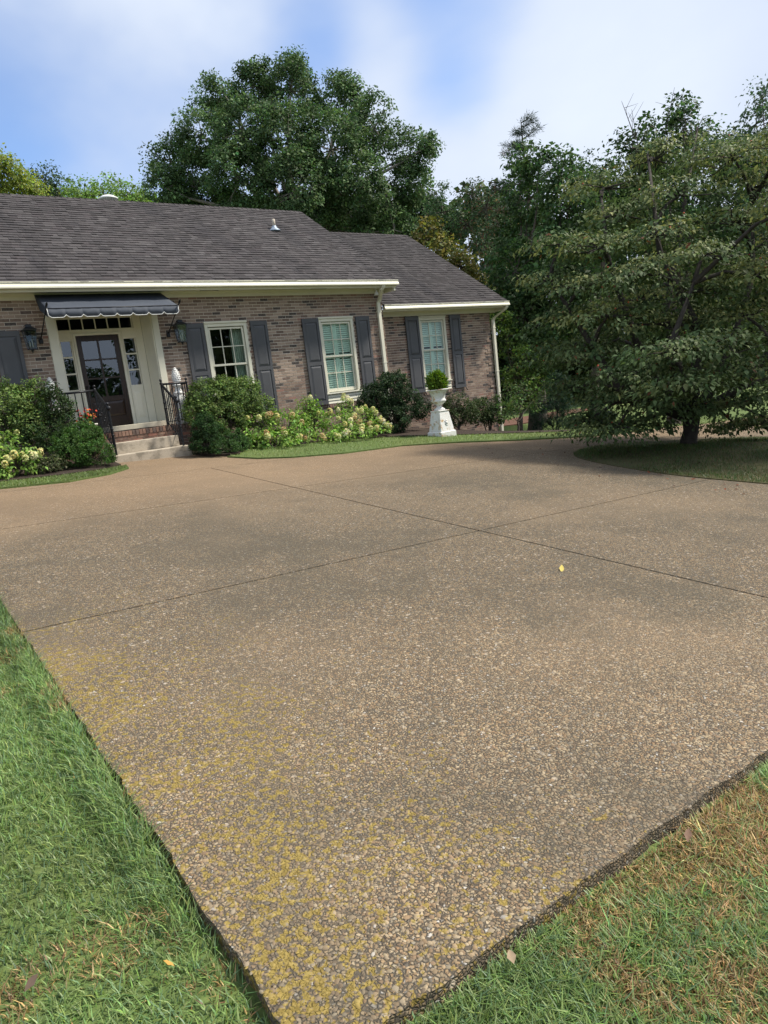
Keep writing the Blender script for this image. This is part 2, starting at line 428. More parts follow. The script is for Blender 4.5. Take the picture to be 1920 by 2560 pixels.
def inside(poly, x, y):
    p = np.asarray(poly); r = np.zeros(len(x), bool); j = len(p)-1
    for i in range(len(p)):
        c = ((p[i, 1] > y) != (p[j, 1] > y)) & (x < (p[j, 0]-p[i, 0])*(y-p[i, 1])/(p[j, 1]-p[i, 1]+1e-12)+p[i, 0]); r ^= c; j = i
    return r
def smooth_poly(pts, n=8):
    """closed Catmull-Rom through pts"""
    p = np.asarray(pts, float); out = []
    for i in range(len(p)):
        a, b, c, d = p[i-1], p[i], p[(i+1) % len(p)], p[(i+2) % len(p)]
        for k in range(n):
            t = k/n; out.append(.5*((2*b)+(-a+c)*t+(2*a-5*b+4*c-d)*t*t+(-a+3*b-3*c+d)*t**3))
    return np.array(out)
def sheet(name, poly, step, dz, mat, parent=None, skirt=0., mound=0.):
    poly = np.asarray(poly, float); pts = [Vector((float(a), float(b))) for a, b in poly]; n = len(pts)
    x0, y0 = poly.min(0); x1, y1 = poly.max(0)
    gx, gy = np.meshgrid(np.arange(x0+step/2, x1, step), np.arange(y0+step/2, y1, step)); gx, gy = gx.ravel(), gy.ravel()
    k = inside(poly, gx, gy); pts += [Vector((float(a), float(b))) for a, b in zip(gx[k], gy[k])]
    r = delaunay_2d_cdt(pts, [(i, (i+1) % n) for i in range(n)], [], 1, 1e-5)
    V = np.array([[p.x, p.y, 0] for p in r[0]]); V[:, 2] = G(V[:, 0], V[:, 1])+dz
    if mound:
        q_ = np.clip(bdist(poly, V[:, 0], V[:, 1])/2.4, 0, 1); V[:, 2] += mound*q_*q_*(3-2*q_)
    vs = [tuple(map(float, a)) for a in V]; fs = [tuple(f) for f in r[2]]
    # orient upward
    fs2 = []
    for f in fs:
        a, b, c = (V[i] for i in f[:3]); fs2.append(f if np.cross(b-a, c-a)[2] > 0 else f[::-1])
    mb = MB(); mb.add(vs, fs2)
    if skirt:
        o = len(mb.v); zs = G(poly[:, 0], poly[:, 1])+dz
        mb.v += [(float(a), float(b), float(z)) for (a, b), z in zip(poly, zs)]+[(float(a), float(b), float(z-skirt)) for (a, b), z in zip(poly, zs)]
        mb.f += [(o+i, o+(i+1) % n, o+n+(i+1) % n, o+n+i) for i in range(n)]
    return mb.obj(name, mat, parent)

# ================================================================== SETTING
def terrain():
    def axis(lo, hi):
        a = list(np.arange(-6, 20.01, .5)); s = .8; x = 20
        while x < hi: x += s; s *= 1.18; a.append(x)
        s = .8; x = -6; b = []
        while x > lo: x -= s; s *= 1.18; b.append(x)
        return np.array(b[::-1]+a)
    xs = axis(-500, 900); ys = axis(-500, 1100)
    X, Y = np.meshgrid(xs, ys); Z = G(np.clip(X, -25, 1e9), np.clip(Y, -25, 1e9))-.055
    # under the house and the drive the sheet lies a little deeper so nothing shares a plane
    V = np.stack([X, Y, Z], 2).reshape(-1, 3); nx, ny = len(xs), len(ys)
    i, j = np.meshgrid(np.arange(nx-1), np.arange(ny-1)); a = (j*nx+i).ravel()
    me = np_mesh('ground', V, [np.stack([a, a+1, a+nx+1, a+nx], 1)], smooth=True)
    prop(link('ground', me, MAT['lawn']), kind='structure')
terrain()

DX0, DY0 = .508, 1.25                                       # corner of the slab nearest the camera
drv = prop(sheet('driveway', [(DX0+.02, DY0+.02), (15, DY0+.02), (24, 2), (30, 6), (30, 14), (20, 13.2), (5.6, 13.38), (-12, 13.38), (-12, 7.3), (-2, 7.3), (DX0+.02, 7.3)], 1.2, -.02, MAT['groove']), kind='structure')
def slab(x0, x1, y0, y1):
    nx = max(2, int((x1-x0)/.5)); ny = max(2, int((y1-y0)/.5)); e = .009
    xs = np.linspace(x0+e, x1-e, nx); ys = np.linspace(y0+e, y1-e, ny)
    edge = [(x, ys[0]) for x in xs]+[(xs[-1], y) for y in ys[1:]]+[(x, ys[-1]) for x in xs[::-1][1:]]+[(xs[0], y) for y in ys[::-1][1:-1]]
    fine = []
    for i, (ax_, ay_) in enumerate(edge):
        bx_, by_ = edge[(i+1) % len(edge)]; rim = (ay_ == by_ and abs(ay_-DY0) < .05) or (ax_ == bx_ and abs(ax_-DX0) < .05 and y1 < 8)
        m_ = max(1, int(math.hypot(bx_-ax_, by_-ay_)/.035)) if rim and max(ax_, bx_) < 5 else 1
        for k in range(m_):
            t = k/m_; q_ = 0 if not rim or m_ == 1 else .007*math.sin(17*(ax_+(bx_-ax_)*t)+11*(ay_+(by_-ay_)*t))*random.uniform(.2, 1)+random.uniform(-.004, .007)
            fine.append((ax_+(bx_-ax_)*t+(q_ if ax_ == bx_ else 0), ay_+(by_-ay_)*t+(q_ if ay_ == by_ else 0)))
    sheet('slab', fine, .8, 0, MAT['aggregate'], drv, skirt=.11)
for a in ((DX0, 4.5, DY0, 4.81), (4.5, 9.4, DY0, 4.81), (DX0, 4.5, 4.81, 8.4), (4.5, 9.4, 4.81, 8.4), (-6, DX0, 7.3, 11.25), (DX0, 4.5, 8.4, 11.25), (4.5, 9.4, 8.4, 11.25),
          (-6, 9.4, 11.25, 13.4), (9.4, 14.4, DY0, 4.81), (9.4, 14.4, 4.81, 8.4), (9.4, 14.4, 8.4, 11.25), (14.4, 20, 2.5, 8.4), (14.4, 20, 8.4, 12.2), (20, 29, 5, 9.5), (20, 29, 9.5, 13.5)):
    slab(*a)

def pebbles():
    sp = .0128
    xs = np.arange(DX0+.018, 4.49, sp); ys = np.arange(DY0+.02, 4.4, sp*.9)
    X, Y = np.meshgrid(xs, ys); X = X+(np.arange(len(ys)) % 2)[:, None]*sp*.5; X, Y = X.ravel(), Y.ravel()
    X = X+RNG.uniform(-.4, .4, len(X))*sp; Y = Y+RNG.uniform(-.4, .4, len(X))*sp
    P = np.stack([X, Y, G(X, Y)], 1)-CAM; d = P@FO; u = IW/2+FPX*(P@RT)/d; v = IH/2+FPX*(P@DN)/d
    k = (u > -60) & (u < IW+90) & (v < IH+120) & (RNG.random(len(X)) < np.clip(1.0-(Y-1.7)/2.1, 0.0, .93)) & (X < 4.49)
    X, Y = X[k], Y[k]; n = len(X)
    ang = np.linspace(0, 2*math.pi, 6)[:-1]
    tv = [(math.cos(a), math.sin(a), -.2) for a in ang]+[(.72*math.cos(a), .72*math.sin(a), .75) for a in ang]
    tf = [np.array([(i, (i+1) % 5, 5+(i+1) % 5, 5+i) for i in range(5)]), np.array([[5, 6, 7, 8, 9]])]
    a = RNG.uniform(0, 2*math.pi, n); z = np.zeros(n)
    tl = RNG.normal(0, .12, (n, 2)); nr = np.stack([tl[:, 0], tl[:, 1], np.ones(n)], 1)
    R = frames(nr, np.stack([np.cos(a), np.sin(a), z], 1))
    s = RNG.lognormal(math.log(.0047), .38, n).clip(.0022, .0115)
    S = np.stack([s*RNG.uniform(.65, 1.0, n), s*RNG.uniform(.9, 1.35, n), s*RNG.uniform(.14, .36, n)], 1)
    st = np.array([c for _, c in STONES]); w = np.array([.18, .15, .16, .13, .12, .12, .08, .045, .008]); w /= w.sum()
    C = (st[RNG.choice(len(st), n, p=w)]*.75+np.array((.27, .205, .13))*.25)*RNG.uniform(.6, 1.05, (n, 1))
    me = stamp('pebble_surface', tv, tf, R, np.stack([X, Y, G(X, Y)+.0005], 1), S, C, True)
    prop(link('pebble_surface', me, MAT['pebble'], drv), kind='stuff')
pebbles()

# ---- lawns and beds that lie over the slabs
ISLAND = smooth_poly([(8.95, 3.2), (8.75, 4.2), (8.7, 5.6), (9.3, 7.4), (10.3, 8.1), (11.55, 8.15), (13.5, 7.4), (14.6, 6.4), (15.4, 4.8), (15.2, 3.0), (13.8, 1.6), (11.5, 1.2), (9.8, 1.8)])
BED_R = np.array([(5.08, 13.1), (5.2, 12.75), (5.6, 12.5), (6.05, 13.2), (6.4, 13.3), (8.9, 13.1), (10.9, 11.95), (12.9, 10.7), (13.6, 11.0), (16.2, 14.2), (16.2, 15.6), (11.4, 15.6), (11.2, 15.1), (5.5, 15.1), (5.2, 14.3), (5.06, 13.5)])
STRIP_R = np.array([(5.32, 12.42), (5.6, 11.7), (6.11, 11.34), (7.08, 11.08), (8.58, 11.2), (9.7, 10.75), (10.8, 10.06), (12.4, 9.45), (14, 9.5), (16, 9.9), (18, 10.6), (22, 12), (29, 14.2), (29, 22), (16.3, 22), (16.25, 14.2), (13.6, 10.95), (12.9, 10.65), (10.9, 11.9), (8.9, 13.05), (6.4, 13.25), (6.0, 13.1), (5.6, 12.45)])
BED_L = np.array([(-6, 12.55), (1.5, 12.2), (2.3, 12.2), (3.0, 12.4), (3.45, 12.75), (3.48, 13.3), (3.3, 14.1), (3.0, 15.1), (-6, 15.1)])
STRIP_L = np.array([(-6, 12.1), (0.3, 11.75), (1.4, 11.55), (2.3, 11.45), (3.0, 11.8), (3.45, 12.3), (3.5, 12.65), (3.0, 12.35), (2.3, 12.15), (1.5, 12.15), (-6, 12.5)])
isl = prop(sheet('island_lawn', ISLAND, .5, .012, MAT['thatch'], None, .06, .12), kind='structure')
prop(sheet('lawn_strip', STRIP_R, .6, .028, MAT['lawn'], None, .06), kind='structure')
prop(sheet('lawn_strip', STRIP_L, .4, .028, MAT['lawn'], None, .06), kind='structure')
prop(sheet('mulch_bed', BED_R, .4, .045, MAT['mulch'], None, .06), kind='structure')
prop(sheet('mulch_bed', BED_L, .4, .045, MAT['mulch'], None, .06), kind='structure')
prop(sheet('mulch_bed', smooth_poly([(26, 27), (29, 26), (36, 27.5), (36.5, 29.5), (31, 30), (27, 29)]), 1.0, .01, simple('red_mulch', (.11, .055, .035), .95, .3, 8), None, .06), kind='structure')

# ================================================================== HOUSE
YF, YW = 14.95, 15.40                        # planes of the main front wall and of the lower wing
XC, XW = 11.28, 15.62                        # right corners of the main block and of the wing
ZTOP, ZTOPW = 3.985, 3.44
ZJ, CRS, BL = 3.924, .06773, .2032           # first bed joint, course height, brick length with joint
house = empty('brick_house', (4.2, YF, .8), 'low brown brick house with grey shutters and dark shingle roof', 'house')
OPEN_MAIN = [(1.02, 2.13, 1.33, 3.43), (6.32, 7.36, 1.33, 3.43), (9.26, 10.31, 1.33, 3.43), (3.13, 5.32, .5, 4.2)]
OPEN_WING = [(12.81, 13.83, 1.33, 3.40)]
def wall_mesh(x0, x1, z0, z1, yf, opens, dep=.22):
    xs = sorted({x0, x1, *[o[0] for o in opens], *[o[1] for o in opens]}); zs = sorted({z0, z1, *[o[2] for o in opens], *[o[3] for o in opens]})
    xs = [x for x in xs if x0 <= x <= x1]; zs = [z for z in zs if z0 <= z <= z1]
    mb = MB()
    for a, b in zip(xs, xs[1:]):
        for c, d in zip(zs, zs[1:]):
            if any(o[0]-1e-6 <= a and b <= o[1]+1e-6 and o[2]-1e-6 <= c and d <= o[3]+1e-6 for o in opens): continue
            mb.box(a, b, yf+.0045, yf+dep, c, d)
    return mb
wall_main = wall_mesh(-5, XC-.008, -.6, ZTOP, YF, OPEN_MAIN).obj('wall', MAT['mortar'], house)
wall_wing = wall_mesh(XC-.3, XW-.008, -1.0, ZTOPW, YW, OPEN_WING).obj('wall', MAT['mortar'], house)
PAL = [((.265, .190, .145), .28), ((.220, .152, .118), .22), ((.330, .250, .195), .18), ((.170, .115, .092), .11), ((.058, .050, .048), .08), ((.265, .145, .112), .08), ((.105, .078, .070), .05)]
def brick_color():
    r = random.random(); s = 0
    for c, w in PAL:
        s += w
        if r <= s: break
    k = random.uniform(.85, 1.15); return tuple(a*k for a in c)
def brick_rows(x0, x1, z0, z1, yf, opens, quoin):
    out = []; k0 = int(math.floor((ZJ-z1)/CRS)); k1 = int(math.ceil((ZJ-z0)/CRS))
    for k in range(k0, k1):
        zt = ZJ-k*CRS-.0062; zb = ZJ-(k+1)*CRS+.0062; zt = min(zt, z1-.002)
        if zt-zb < .012: continue
        segs = [(x0, x1)]
        for o in opens:
            if zb < o[3] and zt > o[2]:
                segs = [q for s in segs for q in ((s[0], min(s[1], o[0])), (max(s[0], o[1]), s[1])) if q[1]-q[0] > .02]
        off = (BL/2 if k % 2 else 0)+.07
        for a, b in segs:
            n = int(math.floor((a-off)/BL)); x = off+n*BL
            while x < b:
                l, r = max(a, x+.005), min(b, x+BL-.005)
                if r-l > .025:
                    pr = random.uniform(-.0015, .0025)
                    if quoin and x > x1-.36: pr += .004*(k % 5)
                    out.append((l, r, zb, zt, yf-pr))
                x += BL
    return out
rows = [(wall_main, b) for b in brick_rows(-5, XC, -.2, ZTOP, YF, OPEN_MAIN, True)]+[(wall_wing, b) for b in brick_rows(XC+.01, XW, -.8, ZTOPW, YW, OPEN_WING, True)]
# the 300 that show largest are objects of their own
def visible_rank(t):
    l, r, zb, zt, y = t[1]; x = (l+r)/2; z = (zb+zt)/2
    P = np.array([x, y, z])-CAM; d = P@FO; u = IW/2+FPX*(P@RT)/d; v = IH/2+FPX*(P@DN)/d
    hid = u < 2 or z < 1.9 or (r-l) < .17 or (6.0 > x > 2.8 and z > 3.55) or 5.85 < x < 6.35 and z < 3.43 or 7.40 < x < 7.87 and z < 3.43 or x < 2.62 and z < 3.43 or 8.7 < x < 9.3 and z < 3.43
    return d+(1000 if hid else 0)
rows.sort(key=visible_rank)
bmeshes = {}
def brick_mesh(w, h, dep=.04):
    key = (round(w, 3), round(h, 3), random.randrange(4) if abs(w-.193) < .002 else 0)
    pool = bmeshes.setdefault(key[:2], [])
    if len(pool) < (14 if abs(w-.193) < .002 else 2):
        mb = MB(); mb.cc = brick_color(); e = .0025
        x, z = w/2, h/2
        vs = [(-x, e, -z), (x, e, -z), (x, e, z), (-x, e, z), (-x+e, 0, -z+e), (x-e, 0, -z+e), (x-e, 0, z-e), (-x+e, 0, z-e), (-x, dep, -z), (x, dep, -z), (x, dep, z), (-x, dep, z)]
        fs = [(4, 5, 6, 7), (0, 1, 5, 4), (1, 2, 6, 5), (2, 3, 7, 6), (3, 0, 4, 7), (0, 8, 9, 1), (1, 9, 10, 2), (2, 10, 11, 3), (3, 11, 8, 0)]
        mb.add(vs, fs); me = mb.mesh('brick'); me.materials.append(MAT['brick']); pool.append(me); return me
    return random.choice(pool)
for w, (l, r, zb, zt, y) in rows[:300]:
    o = link('brick', brick_mesh(r-l, zt-zb), None, w); o.location = Vector(o.location)+Vector(((l+r)/2, y, (zb+zt)/2))
rest = {}
for w, (l, r, zb, zt, y) in rows[300:]:
    mb = rest.setdefault(w.name, (w, MB()))[1]; mb.cc = brick_color()
    mb.box(l, r, y, y+.035, zb, zt, False)
for nme, (w, mb) in rest.items(): prop(mb.obj('bricks', MAT['brick'], w), kind='stuff')
# walls out of sight that close the house
box('wall', -5, -4.8, YF+.22, 22.2, -.6, 3.9, MAT['brick_far'], house)
box('wall', -5, XC, 22.2, 22.4, -.6, 3.9, MAT['brick_far'], house)
box('wall', XW-.22, XW-.01, YW+.22, 23.1, -1.2, 3.35, MAT['brick_far'], house)
box('wall', XC, XW-.01, 23.1, 23.3, -1.2, 3.35, MAT['brick_far'], house)
MB().add([(XC-.01, YF+.22, -.6), (XC-.01, 22.2, -.6), (XC-.01, 22.2, 4.1), (XC-.01, 18.6, 6.75), (XC-.01, YF+.22, 4.1),
          (XC-.2, YF+.22, -.6), (XC-.2, 22.2, -.6), (XC-.2, 22.2, 4.1), (XC-.2, 18.6, 6.75), (XC-.2, YF+.22, 4.1)],
         [(0, 1, 2, 3, 4), (9, 8, 7, 6, 5)]+[(i, 5+i, 5+(i+1) % 5, (i+1) % 5) for i in range(5)]).obj('wall', MAT['brick_far'], house)
box('ceiling', -4.8, XC-.2, YF+.22, 22.2, 3.86, 3.9, MAT['room'], house)
box('ceiling', XC, XW-.22, YW+.22, 23.1, 3.36, 3.39, MAT['room'], house)

# ---- roofs
def roof(xl, xr, ye, ze, yr, zr, name='roof'):
    s = (zr-ze)/(yr-ye); L = math.hypot(yr-ye, zr-ze); t = np.array([0, yr-ye, zr-ze])/L; nrm = np.array([0, -(zr-ze), yr-ye])/L
    mb = MB(); th = .03; yb = 2*yr-ye
    A = lambda x, d, h: tuple(np.array([x, ye, ze])+t*d+nrm*h)
    mb.add([A(xl, 0, -.04), A(xr, 0, -.04), A(xr, L, -.04), A(xl, L, -.04), A(xl, 0, -.01), A(xr, 0, -.01), A(xr, L, -.01), A(xl, L, -.01)], [(0, 3, 2, 1), (4, 5, 6, 7), (0, 1, 5, 4), (1, 2, 6, 5), (3, 0, 4, 7)])
    mb.add([(xl, yr, zr), (xr, yr, zr), (xr, yb, ze), (xl, yb, ze), (xl, yr, zr-.04), (xr, yr, zr-.04), (xr, yb, ze-.04), (xl, yb, ze-.04)], [(0, 1, 2, 3), (7, 6, 5, 4), (1, 5, 6, 2), (0, 3, 7, 4), (2, 6, 7, 3)])
    r = mb.obj(name, simple('roof_deck', (.05, .047, .05), .95, .2, 9), house)
    prop(r, None); return r, A, L, t, nrm
roof_main, A1, L1, T1, N1 = roof(-5.3, 11.46, 14.40, 4.20, 18.62, 6.95)
roof_wing, A2, L2, T2, N2 = roof(XC+.02, 15.95, 14.86, 3.66, 19.26, 6.57)
SPAL = [(.051, .045, .045), (.042, .037, .037), (.066, .060, .060), (.035, .031, .031), (.057, .051, .051), (.047, .042, .043), (.045, .038, .039)]
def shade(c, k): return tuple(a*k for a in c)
def shingles(r, A, L, xl, xr, expo, dark=1.):
    out = []; n = int(L/expo)
    for k in range(n+1):
        x = xl-random.uniform(0, .2); d0 = k*expo
        while x < xr:
            w = random.choice((.10, .13, .16, .19, .24)); l, q = max(x, xl), min(x+w-.003, xr)
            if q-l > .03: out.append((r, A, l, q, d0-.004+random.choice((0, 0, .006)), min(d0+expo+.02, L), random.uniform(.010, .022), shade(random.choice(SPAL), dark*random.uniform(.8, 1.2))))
            x += w
    return out
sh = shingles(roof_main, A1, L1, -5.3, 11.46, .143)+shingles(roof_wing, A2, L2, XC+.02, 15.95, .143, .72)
def srank(s):
    P = np.array(s[1]((s[2]+s[3])/2, s[4], 0))-CAM; d = P@FO; u = IW/2+FPX*(P@RT)/d
    return d+(1000 if (u < 3 or s[3]-s[2] < .15) else 0)
sh.sort(key=srank)
def shingle_box(mb, A, l, q, d0, d1, h):
    mb.add([A(l, d0, -.004), A(q, d0, -.004), A(q, d1, -.008), A(l, d1, -.008), A(l, d0, h), A(q, d0, h), A(q, d1, .001), A(l, d1, .001)], [(4, 5, 6, 7), (0, 1, 5, 4), (1, 2, 6, 5), (3, 0, 4, 7)])
spool = {}
for r, A, l, q, d0, d1, h, c in sh[:300]:
    key = (r.name, round(q-l, 2)); pool = spool.setdefault(key, [])
    if len(pool) < 8:
        mb = MB(); mb.cc = c; o0 = np.array(A(l, d0, 0)); B = lambda x, d, hh: tuple(np.array(A(x, d, hh))-o0)
        shingle_box(mb, B, l, q, d0, d1, h); me = mb.mesh('shingle'); me.materials.append(MAT['shingle']); pool.append(me)
    o = link('shingle', random.choice(pool), None, r); o.location = Vector(o.location)+Vector(A(l, d0, 0))
for r, A, xl, xr in ((roof_main, A1, 0, 0), (roof_wing, A2, 0, 0)):
    mb = MB()
    for s in sh[300:]:
        if s[0] is r: mb.cc = s[7]; shingle_box(mb, s[1], *s[2:7])
    prop(mb.obj('shingles', MAT['shingle'], r), kind='stuff')
for r, yr, zr, xl, xr in ((roof_main, 18.62, 6.95, -5.3, 11.46), (roof_wing, 19.26, 6.57, XC+.02, 15.95)):
    mb = MB(); x = xl
    while x < xr:
        mb.cc = shade(random.choice(SPAL), random.uniform(.85, 1.1)); b = min(x+.16, xr)
        mb.add([(x, yr-.13, zr-.075), (b, yr-.13, zr-.085), (b, yr, zr+.012), (x, yr, zr+.025), (b, yr+.13, zr-.085), (x, yr+.13, zr-.075)], [(0, 1, 2, 3), (3, 2, 4, 5)]); x += .14
    prop(mb.obj('ridge_cap', MAT['shingle'], r), kind='stuff')
# rake boards
for r, A, L, x in ((roof_main, A1, L1, 11.46), (roof_wing, A2, L2, 15.95)):
    mb = MB(); mb.add([A(x-.03, 0, -.17), A(x, 0, -.17), A(x, L, -.17), A(x-.03, L, -.17), A(x-.03, 0, -.012), A(x+.004, 0, -.012), A(x+.004, L, -.012), A(x-.03, L, -.012)], [(0, 3, 2, 1), (4, 5, 6, 7), (0, 1, 5, 4), (1, 2, 6, 5), (3, 0, 4, 7), (2, 3, 7, 6)])
    mb.obj('rake_board', MAT['white_trim'], house)
# vents on the roof
vt = np.array([9.70, 17.22, 0]); vt[2] = 4.20+(vt[1]-14.40)*(2.75/4.22)
v = MB().lathe([(.17, -.03), (.15, .0), (.085, .05), (.06, .10), (.058, .11)], *vt, n=16).obj('vent_pipe', MAT['flash'], roof_main, True)
MB().lathe([(.045, .08), (.045, .27), (.036, .28)], *vt, n=14).obj('vent_stack', simple('vent_beige', (.5, .44, .36), .7), roof_main, True)
MB().lathe([(.08, -.15), (.09, .10), (.24, .115), (.235, .15), (.15, .20), (.03, .215)], 6.0, 18.95, 6.95, n=20).obj('roof_fan', MAT['white_metal'], roof_main, True)

# ---- eaves
def gutter(x0, x1, yb, zt):
    prof = [(0, 0), (-.012, 0), (-.012, -.018), (-.002, -.03), (-.002, -.05), (-.03, -.095), (-.03, -.122), (.09, -.122), (.09, -.004), (.078, -.004), (.078, -.11), (.005, -.11)]
    prof = [(yb-.09+a-0.0, zt+b) for a, b in prof]; n = len(prof)
    vs = [(x0, a, b) for a, b in prof]+[(x1, a, b) for a, b in prof]
    fs = [(i, n+i, n+(i+1) % n, (i+1) % n) for i in range(n)]+[tuple(range(n)), tuple(range(2*n-1, n-1, -1))]
    return MB().add(vs, fs).obj('gutter', MAT['white_trim'], house)
gutter(-5.3, 11.47, 14.49, 4.225); gutter(XC+.02, 15.95, 14.95, 3.685)
def eave(x0, x1, yo, yw, z, zf):
    box('soffit', x0, x1, yo, yw-.03, z, z+.02, MAT['white_trim'], house)
    box('frieze_board', x0, x1, yw-.03, yw-.004, zf, z+.015, MAT['white_trim'], house)
    MB().add([(x0, yw-.03, z), (x0, yw-.075, z), (x0, yw-.03, z-.05), (x1, yw-.03, z), (x1, yw-.075, z), (x1, yw-.03, z-.05)], [(0, 1, 2), (5, 4, 3), (1, 4, 5, 2), (0, 3, 4, 1)]).obj('crown_moulding', MAT['white_trim'], house)
eave(-5.2, XC+.1, 14.51, YF, 4.09, 3.975); eave(XC+.03, 15.85, 14.97, YW, 3.55, 3.432)
box('fascia', -5.2, 11.44, 14.492, 14.51, 4.05, 4.19, MAT['white_trim'], house); box('fascia', XC+.03, 15.93, 14.952, 14.97, 3.52, 3.65, MAT['white_trim'], house)
for x in (6.3, 9.1):
    box('soffit_vent', x, x+.42, 14.62, 14.82, 4.084, 4.0895, simple('vent_grille', (.3, .29, .24), .6), house)
# eave return at the right end of each roof
box('eave_return', XC+.102, 11.44, 14.51, 15.1, 3.98, 4.10, MAT['white_trim'], house); box('eave_return', 15.852, 15.93, 14.97, 15.6, 3.45, 3.56, MAT['white_trim'], house)
# downspouts
def downspout(xt, yt, zt, xw, yw, zb):
    pts = [(xt, yt, zt), (xt, yt, zt-.05), (xt-.02, yt+.06, zt-.12), (xw+.02, yw-.06, zt-.30), (xw, yw-.005, zt-.37), (xw, yw-.005, zb)]
    mb = MB(); w, t = .048, .036; vs = []
    for p in pts: vs += [(p[0]-w, p[1]-t, p[2]), (p[0]+w, p[1]-t, p[2]), (p[0]+w, p[1]+t, p[2]), (p[0]-w, p[1]+t, p[2])]
    fs = [(4*i+k, 4*i+(k+1) % 4, 4*i+4+(k+1) % 4, 4*i+4+k) for i in range(len(pts)-1) for k in range(4)]
    d = mb.add(vs, fs).obj('downspout', MAT['white_trim'], house, False, .008)
    for z in (zt-.6, zt-1.9):
        box('strap', xw-.062, xw+.062, yw-.046, yw+.03, z, z+.03, MAT['white_trim'], d)
    return d
downspout(11.0, 14.44, 4.11, 11.13, YF-.045, .2)
downspout(15.86, 14.90, 3.57, 15.70, YW-.045, -.35)
fl = empty('floodlight', (10.99, 14.75, 4.08), 'small white floodlight under the soffit beside the downspout', 'floodlight')
MB().lathe([(.05, 0), (.05, -.02), (.02, -.025), (.018, -.07)], 10.99, 14.75, 4.09, 14).obj('mount', MAT['white_metal'], fl, True)
MB().lathe([(.028, .0), (.034, -.04), (.045, -.075), (.075, -.12), (.07, -.125), (.02, -.10)], 11.0, 14.74, 4.03, 16).obj('lamp_shade', MAT['white_metal'], fl, True)

# ---- windows and shutters
def panel_board(mb, x0, x1, y, z0, z1):
    """raised panel: sunk edge, bevel, proud field"""
    e, b = .008, .05
    vs = [(x0, y-.002, z0), (x1, y-.002, z0), (x1, y-.002, z1), (x0, y-.002, z1), (x0+b, y-.018, z0+b), (x1-b, y-.018, z0+b), (x1-b, y-.018, z1-b), (x0+b, y-.018, z1-b)]
    mb.add(vs, [(4, 5, 6, 7), (0, 1, 5, 4), (1, 2, 6, 5), (2, 3, 7, 6), (3, 0, 4, 7)])
def shutter(x0, x1, yw, z0=1.335, z1=3.42):
    y0, y1 = yw-.055, yw-.02; s = .065; zr0, zr1 = z0+.96, z0+1.05
    mb = MB(); mb.box(x0, x0+s, y0, y1, z0, z1); mb.box(x1-s, x1, y0, y1, z0, z1)
    for a, b in ((z0, z0+.10), (zr0, zr1), (z1-.10, z1)): mb.box(x0+s, x1-s, y0+.001, y1, a, b)
    mb.box(x0+s, x1-s, y0+.02, y1, z0+.05, z1-.05)
    o = mb.obj('shutter', MAT['shutter'], house)
    for a, b in ((z0+.10, zr0), (zr1, z1-.10)):
        pb = MB(); panel_board(pb, x0+s+.006, x1-s-.006, y0+.019, a+.006, b-.006); pb.obj('panel', MAT['shutter'], o)
    for z in (z0+.15, z1-.2):
        box('hinge', x0-.012 if x0 > 7 else x1, x0 if x0 > 7 else x1+.012, y0+.01, yw-.004, z, z+.06, MAT['black_iron'], o)
    MB().tube([(x1-.03, yw-.06, z0-.005), (x1-.01, yw-.075, z0-.05), (x1+.02, yw-.07, z0-.09)], [.012, .014, .01], 6).obj('holdback', MAT['black_iron'], o)
    return o
